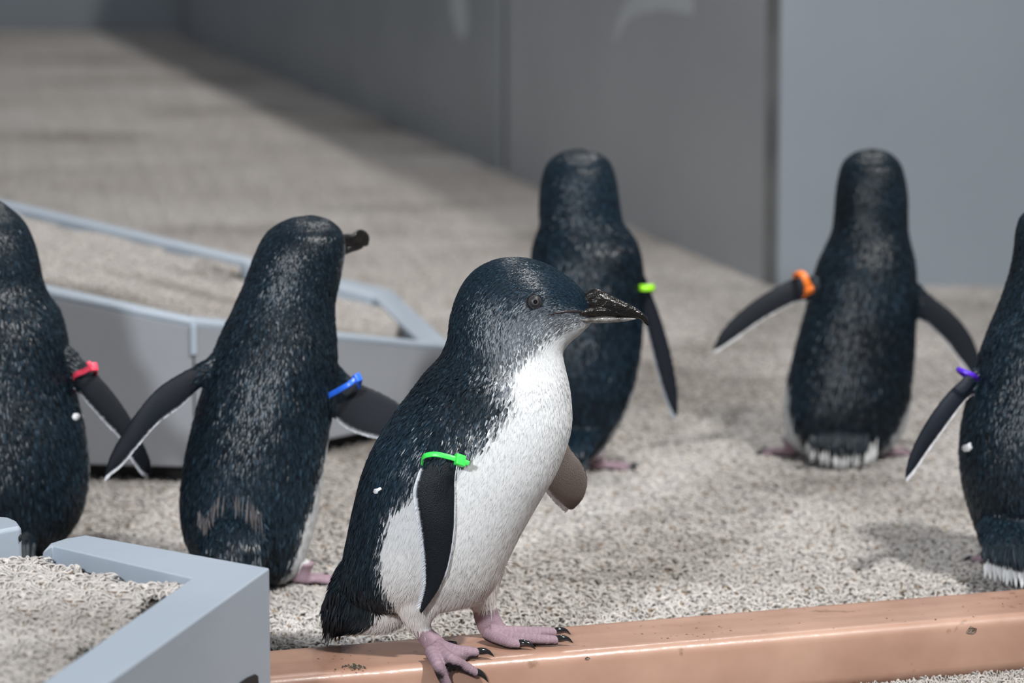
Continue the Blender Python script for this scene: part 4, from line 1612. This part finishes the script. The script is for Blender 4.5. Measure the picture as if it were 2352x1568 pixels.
# ---- B: blue band, head turned right
def build_blue():
    Y = 3.19
    root = thing('penguin', 'dark penguin with a blue band, back turned and head looking right', 'penguin', (*at_z(600, 1352, 0)[:2], 0), 'penguins')
    src = Src()
    rows = [(690, 735, 497, 497), (660, 762, 503, 507), (628, 783, 521, 530), (603, 792, 548, 566), (584, 788, 588, 606), (569, 780, 630, 645), (553, 770, 672, 688),
            (530, 768, 722, 732), (505, 772, 775, 780), (484, 773, 832, 832), (468, 768, 890, 885), (452, 762, 945, 945), (438, 755, 1000, 1000), (426, 748, 1055, 1055),
            (418, 740, 1110, 1110), (415, 732, 1160, 1160), (420, 722, 1210, 1210), (432, 710, 1252, 1255), (455, 695, 1290, 1295), (500, 670, 1320, 1325), (560, 630, 1338, 1342)]
    rows = round_top(rows)
    m = len(rows)
    bf = list(np.interp(np.arange(m), [0, 3, 6, 9, 20], [1.0, 1.05, .95, .92, .85]))
    dors = list(np.interp(np.arange(m), [0, 5, 8, m], [130, 128, 116, 112]))
    spec = back_spec(m)
    spec['d1'] = list(np.interp(np.arange(m), [0, 2.5, 3.5, 5, 7, 10, 13, 15, 17, 19, 21], [220, 160, 118, 108, 124, 120, 104, 90, 80, 73, 66])); spec['d2'] = list(np.interp(np.arange(m), [0, 2.5, 3.5, 5, 7, 10, 13, 15, 17, 19, 21], [240, 200, 150, 122, 140, 124, 106, 92, 82, 75, 68]))
    sym_torso(src, spec, rows, Y, dors, bf, [0] * m)
    # tail bulge
    tail_loft(src, [(500, 1130, 600, 30), (470, 1190, 610, 50), (455, 1250, 620, 55), (480, 1310, 600, 45), (520, 1350, 570, 20)], [Y - .025, Y - .055, Y - .072, Y - .075, Y - .07], None, 15.0)
    spec['extra'] = [tail_spikes([(455, 1180, -.085), (470, 1200, -.09), (500, 1150, -.08), (560, 1150, -.08), (600, 1190, -.082)], Y, 60, (.085, .075, .075), .020, .0011, 5),
                     tail_spikes([(460, 1290, -.09), (600, 1290, -.09)], Y, 120, (.02, .028, .036), .02, .003, 6)]
    fl1 = [(500, 800, 500, 900), (470, 828, 462, 888), (420, 853, 418, 930), (365, 888, 362, 972), (322, 935, 318, 1022), (283, 990, 283, 1064), (253, 1045, 256, 1085), (238, 1094, 240, 1098)]
    flipper(src, spec, fl1, [Y - .02, Y - .02, Y - .025, Y - .03, Y - .035, Y - .035, Y - .035, Y - .035], [14, 13, 11, 10, 9, 8, 6, 3], outer=(.016, .021, .030), fs=.9)
    fl2 = [(745, 800, 735, 930), (785, 845, 762, 955), (830, 880, 800, 985), (880, 903, 850, 1002), (930, 935, 905, 1012), (975, 985, 960, 1020), (1000, 1030, 998, 1032)]
    flipper(src, spec, fl2, [Y - .01, Y + .005, Y + .01, Y + .015, Y + .02, Y + .025, Y + .03], [14, 12, 10, 9, 8, 6, 3], outer=(.028, .033, .042), fs=.8)
    a1 = at_y(690, 1290, Y); h1 = at_z(690, 1350, .006)
    simple_foot(src, root, h1[:2], 28, a1)
    a2 = at_y(500, 1290, Y); h2 = at_z(500, 1345, .006)
    simple_foot(src, root, h2[:2], 75, a2)
    body, bvh = make_body('body', src, spec, root, .0017, 42000, 2)
    Yb = Y + .0
    up = [(770, 545, 770, 575, 14), (790, 537, 790, 572, 15), (808, 536, 808, 566, 12), (824, 527, 824, 562, 10), (838, 530, 838, 566, 8), (847, 540, 846, 562, 5), (849, 552, 847, 556, 2)]
    loft_px('upper_mandible', up, [Y + .0, Y + .008, Y + .014, Y + .020, Y + .026, Y + .03, Y + .031], root, M_bill)
    lo = [(770, 568, 772, 592, 14), (790, 567, 790, 586, 12), (808, 562, 808, 579, 9), (824, 560, 824, 574, 6), (836, 560, 834, 569, 3)]
    loft_px('lower_mandible', lo, [Y + .0, Y + .008, Y + .014, Y + .020, Y + .024], root, M_bill)
    P, N = surf(bvh, 779, 545)
    if P is not None: eye(root, P + np.array([0, .006, 0]), np.array([.9, -.2, .1]), .005)
    mb = plastic('blue_plastic', (.03, .16, .85))
    loop = pxloop([(752, 912, Y - .018), (776, 897, Y - .03), (800, 883, Y - .035), (818, 869, Y - .03), (828, 868, Y - .02), (822, 890, Y + .01), (806, 912, Y + .03), (785, 925, Y + .03), (762, 925, Y + .01)])
    band(root, loop, .0050, .0018, mb, 'blue cable tie band around the right flipper', buckle=at_y(820, 866, Y - .03), bsize=(.0038, .0040, .0028))
    return root


build_blue()


# ---- A: pink band at the left edge
def build_pink():
    Y = 3.27
    root = thing('penguin', 'dark penguin with a pink band, seen from behind, cut off by the left edge', 'penguin', (*at_z(0, 1310, 0)[:2], 0), 'penguins')
    src = Src()
    R = [(0, 457, 462), (28, 472, 480), (55, 505, 512), (75, 548, 552), (88, 595, 598), (97, 645, 645), (112, 682, 682), (136, 718, 718), (150, 765, 765), (158, 820, 820), (167, 880, 880),
         (178, 930, 930), (190, 980, 980), (199, 1035, 1035), (203, 1085, 1085), (200, 1130, 1130), (190, 1175, 1175), (168, 1215, 1215), (130, 1255, 1255), (80, 1285, 1285), (20, 1300, 1300)]
    cx = [-30, -30, -30, -32, -34, -36, -38, -38, -38, -38, -36, -35, -33, -31, -30, -28, -25, -20, -15, -10, -10]
    rows = [(2 * c - r[0], r[0], r[1], r[2]) for r, c in zip(R, cx)]
    rows = round_top(rows)
    m = len(rows)
    bf = list(np.interp(np.arange(m), [0, 3, 6, 20], [1.1, 1.1, .9, .85]))
    spec = back_spec(m)
    spec['d1'] = list(np.interp(np.arange(m), [0, 1.5, 3, 8, 12, 16, 20], [220, 200, 130, 125, 100, 88, 76])); spec['d2'] = list(np.interp(np.arange(m), [0, 1.5, 3, 8, 12, 16, 20], [240, 220, 150, 130, 102, 90, 78]))
    sym_torso(src, spec, rows, Y, 93, bf, [0] * m)
    tail_loft(src, [(-70, 1150, 70, 30), (-60, 1220, 80, 45), (-40, 1280, 75, 40), (-10, 1320, 50, 20)], [Y - .03, Y - .055, Y - .07, Y - .07], None, 15.0)
    spec['extra'] = [tail_spikes([(-50, 1280, -.08), (80, 1265, -.08)], Y, 100, (.02, .028, .036), .02, .003, 6)]
    fl1 = [(130, 770, 130, 900), (165, 800, 168, 890), (208, 842, 205, 930), (250, 888, 243, 972), (290, 942, 275, 1005), (322, 1002, 300, 1050), (344, 1050, 322, 1080), (350, 1090, 342, 1092)]
    flipper(src, spec, fl1, [Y - .01, Y - .012, Y - .012, Y - .01, Y - .008, Y - .005, Y, Y], [14, 13, 11, 10, 9, 8, 6, 3], outer=(.016, .021, .030), fs=.8)
    fl2 = [(-205, 770, -205, 900), (-240, 800, -243, 890), (-283, 842, -280, 930), (-325, 888, -318, 972), (-365, 942, -350, 1005), (-397, 1002, -375, 1050), (-419, 1050, -397, 1080), (-425, 1090, -417, 1092)]
    flipper(src, spec, fl2, [Y - .01] * 8, [14, 13, 11, 10, 9, 8, 6, 3], outer=(.016, .021, .030), fs=.5)
    for x, hd in ((110, 70), (-130, 110)):
        h = at_z(x, 1318, .006)
        simple_foot(src, root, h[:2], hd, at_y(x, 1260, Y))
    body, bvh = make_body('body', src, spec, root, .0018, 36000, 3)
    hidden_bill(root, -30, 570, Y + .035, .045)
    side_eyes(root, bvh, at_y(-30, 555, Y), .03)
    mp = plastic('pink_plastic', (.92, .07, .13))
    loop = pxloop([(170, 864, Y - .022), (192, 853, Y - .032), (212, 843, Y - .034), (222, 848, Y - .026), (216, 870, Y + .004), (196, 888, Y + .02), (176, 884, Y + .01)])
    s, X, T, ax = band(root, loop, .0052, .0018, mp, 'pink-red cable tie band around the right flipper', buckle=at_y(214, 844, Y - .033), bsize=(.0038, .0042, .0028))
    stub(s, at_y(212, 846, Y - .036), at_y(202, 830, Y - .036), .0042, .0022, mp)
    dab(root, bvh, 172, 957, [(-8, 0), (-5, -7), (2, -8), (8, -3), (7, 5), (0, 9), (-6, 6)], 'white_speck', M_mark, .0018)


build_pink()


# ---- D: lime band, behind the nearest penguin
def build_lime():
    Y = 3.75
    root = thing('penguin', 'dark penguin with a lime green band, facing away directly behind the nearest penguin', 'penguin', (*at_z(1335, 1098, 0)[:2], 0), 'penguins')
    src = Src()
    rows = [(1308, 1352, 344, 344), (1282, 1378, 352, 352), (1260, 1400, 372, 372), (1246, 1413, 405, 405), (1240, 1420, 445, 445), (1239, 1425, 485, 485), (1240, 1432, 518, 515),
            (1230, 1450, 548, 538), (1222, 1467, 580, 570), (1218, 1476, 625, 620), (1214, 1478, 680, 680), (1210, 1476, 740, 740), (1207, 1472, 800, 800), (1206, 1466, 850, 850),
            (1210, 1455, 900, 900), (1222, 1436, 950, 950), (1240, 1412, 995, 995), (1262, 1385, 1030, 1030), (1290, 1355, 1055, 1055)]
    rows = round_top(rows)
    m = len(rows)
    bf = list(np.interp(np.arange(m), [0, 3, 6, 18], [1.1, 1.1, .95, .9]))
    spec = back_spec(m)
    spec['d1'] = list(np.interp(np.arange(m), [0, 1.5, 3, 8, 12, 15, 18], [220, 200, 130, 125, 100, 76, 62])); spec['d2'] = list(np.interp(np.arange(m), [0, 1.5, 3, 8, 12, 15, 18], [240, 220, 150, 130, 102, 78, 64]))
    spec['navy'] = [.8] * m
    sym_torso(src, spec, rows, Y, 100, bf, [0] * m)
    tail_loft(src, [(1270, 960, 1390, 30), (1275, 1010, 1375, 40), (1290, 1050, 1350, 30), (1305, 1075, 1335, 12)], [Y - .02, Y - .045, Y - .06, Y - .06], None, 13.0)
    spec['extra'] = [tail_spikes([(1285, 1040, -.065), (1350, 1045, -.065)], Y, 70, (.02, .028, .036), .016, .003, 6)]
    fl1 = [(1455, 600, 1455, 680), (1478, 630, 1470, 695), (1500, 680, 1482, 740), (1522, 740, 1497, 800), (1542, 810, 1512, 860), (1555, 880, 1528, 910), (1559, 930, 1543, 945), (1556, 958, 1550, 958)]
    flipper(src, spec, fl1, [Y - .01] * 8, [12, 11, 10, 9, 8, 7, 5, 3], outer=(.010, .014, .024), fs=.5, rim=(.30, .34, .40))
    fl2 = [(1235, 600, 1235, 680), (1212, 630, 1220, 695), (1190, 680, 1208, 740), (1168, 740, 1193, 800), (1148, 810, 1178, 860), (1135, 880, 1162, 910), (1131, 930, 1147, 945), (1134, 958, 1140, 958)]
    flipper(src, spec, fl2, [Y - .01] * 8, [12, 11, 10, 9, 8, 7, 5, 3], outer=(.010, .014, .024), fs=.5)
    h = at_z(1368, 1085, .006)
    simple_foot(src, root, h[:2], 22, at_y(1365, 1035, Y), r=.0052)
    h = at_z(1285, 1082, .006)
    simple_foot(src, root, h[:2], 125, at_y(1285, 1035, Y), r=.0052)
    body, bvh = make_body('body', src, spec, root, .0020, 26000, 4)
    hidden_bill(root, 1332, 445, Y + .045, .045)
    side_eyes(root, bvh, at_y(1332, 430, Y), .03)
    ml = plastic('lime_plastic', (.38, .95, .02))
    loop = pxloop([(1469, 661, Y - .024), (1484, 661, Y - .029), (1500, 660, Y - .024), (1502, 662, Y - .002), (1490, 664, Y + .01), (1472, 664, Y + .0)])
    band(root, loop, .0072, .0022, ml, 'lime green cable tie band around the right flipper')


build_lime()


# ---- E: orange band
def build_orange():
    Y = 3.83
    root = thing('penguin', 'dark penguin with an orange band, facing away with both flippers spread', 'penguin', (*at_z(1945, 1072, 0)[:2], 0), 'penguins')
    src = Src()
    rows = [(1982, 2025, 344, 344), (1958, 2048, 352, 352), (1938, 2066, 373, 373), (1926, 2078, 408, 408), (1920, 2084, 450, 450), (1917, 2084, 492, 492), (1912, 2085, 532, 532),
            (1897, 2092, 568, 565), (1880, 2100, 605, 600), (1867, 2104, 650, 645), (1855, 2105, 700, 700), (1840, 2102, 755, 755), (1824, 2100, 810, 810), (1810, 2097, 865, 865),
            (1802, 2093, 915, 915), (1800, 2084, 960, 960), (1808, 2068, 998, 998), (1826, 2045, 1026, 1026), (1860, 2010, 1045, 1045)]
    rows = round_top(rows)
    m = len(rows)
    bf = list(np.interp(np.arange(m), [0, 3, 6, 18], [1.1, 1.1, .95, .85]))
    spec = back_spec(m)
    spec['d1'] = list(np.interp(np.arange(m), [0, 2.5, 4, 9, 12, 14, 15, 16, 17, 19], [220, 200, 130, 125, 92, 77, 68, 58, 49, 38])); spec['d2'] = [v + 1.5 for v in spec['d1']]
    sym_torso(src, spec, rows, Y, 94, bf, [0] * m)
    tail_loft(src, [(1895, 940, 1980, 26), (1872, 995, 1995, 38), (1872, 1028, 1985, 32), (1890, 1046, 1970, 14)], [Y - .02, Y - .045, Y - .062, Y - .065], None, 14.0)
    spec['extra'] = [tail_spikes([(1852, 1022, -.066), (1870, 1036, -.075), (1935, 1048, -.078), (1990, 1036, -.070), (2015, 1020, -.06)], Y, 46, (.66, .66, .66), .019, .0034, 6, dirz=(-.08, -.15, -1.)),
                     tail_spikes([(1860, 1005, -.078), (1995, 1008, -.078)], Y, 70, (.02, .028, .036), .018, .004, 7)]
    fl1 = [(1890, 640, 1890, 700), (1862, 636, 1865, 692), (1820, 640, 1830, 694), (1775, 662, 1790, 712), (1730, 690, 1745, 738), (1688, 725, 1702, 768), (1655, 762, 1662, 795), (1636, 800, 1640, 806)]
    flipper(src, spec, fl1, [Y - .02, Y - .02, Y - .024, Y - .028, Y - .03, Y - .03, Y - .03, Y - .03], [12, 11, 10, 9, 8, 7, 5, 3], outer=(.022, .027, .036), fs=.6, rim=(.7, .7, .72))
    fl2 = [(2075, 620, 2085, 710), (2105, 648, 2100, 722), (2145, 682, 2138, 752), (2190, 718, 2172, 785), (2225, 760, 2200, 822), (2246, 805, 2222, 850), (2254, 850, 2238, 880), (2248, 890, 2243, 893)]
    flipper(src, spec, fl2, [Y - .01] * 8, [14, 12, 10, 9, 8, 7, 5, 3], outer=(.018, .024, .034), fs=.6, rim=(.7, .7, .72))
    h = at_z(1820, 1056, .006)
    simple_foot(src, root, h[:2], 128, at_y(1822, 1005, Y), r=.0052)
    h = at_z(2028, 1056, .006)
    simple_foot(src, root, h[:2], 48, at_y(2025, 1005, Y), r=.0052)
    body, bvh = make_body('body', src, spec, root, .0020, 26000, 5)
    hidden_bill(root, 2012, 445, Y + .045, .045, .02)
    side_eyes(root, bvh, at_y(2003, 430, Y), .03)
    mo = plastic('orange_plastic', (.95, .22, .03))
    loop = pxloop([(1828, 628, Y - .026), (1842, 628, Y - .04), (1852, 645, Y - .044), (1858, 666, Y - .04), (1850, 680, Y - .026), (1842, 672, Y - .005), (1832, 650, Y + .0)])
    band(root, loop, .0080, .0026, mo, 'orange cable tie band around the left flipper', buckle=at_y(1856, 664, Y - .04), bsize=(.0044, .005, .0034))


build_orange()


# ---- F: purple band at the right edge
def build_purple():
    Y = 3.23
    root = thing('penguin', 'dark penguin with a purple band and white tail tips, cut off by the right edge', 'penguin', (*at_z(2375, 1318, 0)[:2], 0), 'penguins')
    src = Src()
    L = [(2392, 470), (2365, 480), (2345, 500), (2334, 535), (2330, 575), (2322, 622), (2308, 668), (2292, 712), (2272, 760), (2254, 810), (2240, 865), (2224, 920), (2211, 970),
         (2205, 1025), (2206, 1080), (2216, 1135), (2230, 1180), (2242, 1220), (2258, 1260), (2290, 1290)]
    wd = [46, 100, 145, 170, 178, 190, 212, 240, 268, 290, 304, 316, 326, 330, 328, 312, 290, 262, 225, 150]
    rows = [(l[0], l[0] + w, l[1], l[1]) for l, w in zip(L, wd)]
    rows = round_top(rows)
    m = len(rows)
    bf = list(np.interp(np.arange(m), [0, 3, 6, 18], [1.1, 1.1, .95, .85]))
    spec = back_spec(m)
    spec['d1'] = list(np.interp(np.arange(m), [0, 1.5, 3, 8, 12, 15, 18], [220, 200, 130, 125, 100, 88, 88])); spec['d2'] = [v + 2 for v in spec['d1']]
    sym_torso(src, spec, rows, Y, 88, bf, [0] * m)
    tail_loft(src, [(2255, 1160, 2470, 40), (2250, 1220, 2455, 60), (2262, 1270, 2430, 50), (2275, 1300, 2410, 22)], [Y - .02, Y - .045, Y - .062, Y - .065], None, 17.0)
    spec['extra'] = [tail_spikes([(2266, 1284, -.080), (2340, 1292, -.088), (2420, 1284, -.080)], Y, 40, (.75, .76, .77), .031, .0050, 6, dirz=(0, -.1, -1.)),
                     tail_spikes([(2258, 1258, -.085), (2340, 1268, -.095), (2430, 1258, -.085)], Y, 160, (.02, .03, .04), .024, .0035, 7, dirz=(0, -.1, -1.))]
    fl1 = [(2262, 835, 2270, 925), (2235, 850, 2240, 905), (2208, 872, 2220, 915), (2175, 903, 2196, 945), (2140, 948, 2165, 988), (2108, 1000, 2134, 1030), (2086, 1052, 2103, 1075), (2076, 1098, 2080, 1102)]
    flipper(src, spec, fl1, [Y - .01, Y - .012, Y - .02, Y - .025, Y - .03, Y - .03, Y - .03, Y - .03], [13, 12, 11, 10, 9, 8, 6, 3], outer=(.014, .020, .032), fs=.8, rim=(.72, .72, .75))
    fl2 = [(2520, 835, 2515, 925), (2545, 850, 2540, 905), (2572, 872, 2560, 915), (2605, 903, 2584, 945), (2640, 948, 2615, 988), (2672, 1000, 2646, 1030), (2694, 1052, 2677, 1075), (2704, 1098, 2700, 1102)]
    flipper(src, spec, fl2, [Y - .02] * 8, [13, 12, 11, 10, 9, 8, 6, 3], outer=(.014, .020, .032), fs=.5)
    for x, hd in ((2295, 105), (2440, 75)):
        h = at_z(x, 1308, .006)
        simple_foot(src, root, h[:2], hd, at_y(x, 1250, Y))
    body, bvh = make_body('body', src, spec, root, .0018, 38000, 6)
    hidden_bill(root, 2415, 575, Y + .035, .045)
    side_eyes(root, bvh, at_y(2418, 560, Y), .03)
    mv = plastic('purple_plastic', (.10, .02, .62))
    loop = pxloop([(2200, 847, Y - .03), (2220, 855, Y - .038), (2240, 864, Y - .034), (2246, 878, Y), (2235, 874, Y + .012), (2215, 862, Y + .008), (2202, 852, Y - .01)])
    s, X, T, ax = band(root, loop, .0042, .0018, mv, 'purple cable tie band around the left flipper')
    dab(root, bvh, 2224, 1028, [(-12, 2), (-8, -6), (0, -8), (7, -12), (10, 0), (4, 8), (-6, 9)], 'white_speck', M_mark, .0018)


build_purple()


# ------------------------------------------------------------------ debris on the ledge
def crumbs():
    g = np.random.default_rng(33)
    spots = [(805, 1533, 26, 'clump of dark green debris on the ledge left of the nearest penguin'), (1150, 1545, 4, None)]
    V = []; F = []
    n = 0
    base = on_ledge(812, 1534, .0)
    for i in range(46):
        c = base + np.array([g.normal() * .0055, g.normal() * .004, 0])
        c[2] = LZ + .0012
        r = g.uniform(.0005, .0014)
        v = np.array([(1, 0, 0), (-1, 0, 0), (0, 1, 0), (0, -1, 0), (0, 0, 1), (0, 0, -1)]) * g.uniform(.5, 1.2, (6, 1)) * r + c
        V.append(v)
        for f in ((0, 2, 4), (2, 1, 4), (1, 3, 4), (3, 0, 4), (2, 0, 5), (1, 2, 5), (3, 1, 5), (0, 3, 5)):
            F.append([q + n for q in f])
        n += 6
    o = mesh_obj('debris_clump', np.vstack(V), F, M_debris, loc=(base[0], base[1], LZ))
    o['label'] = 'small clump of dark green debris on the terracotta ledge left of the feet'
    o['category'] = 'debris'
    o['kind'] = 'stuff'


crumbs()
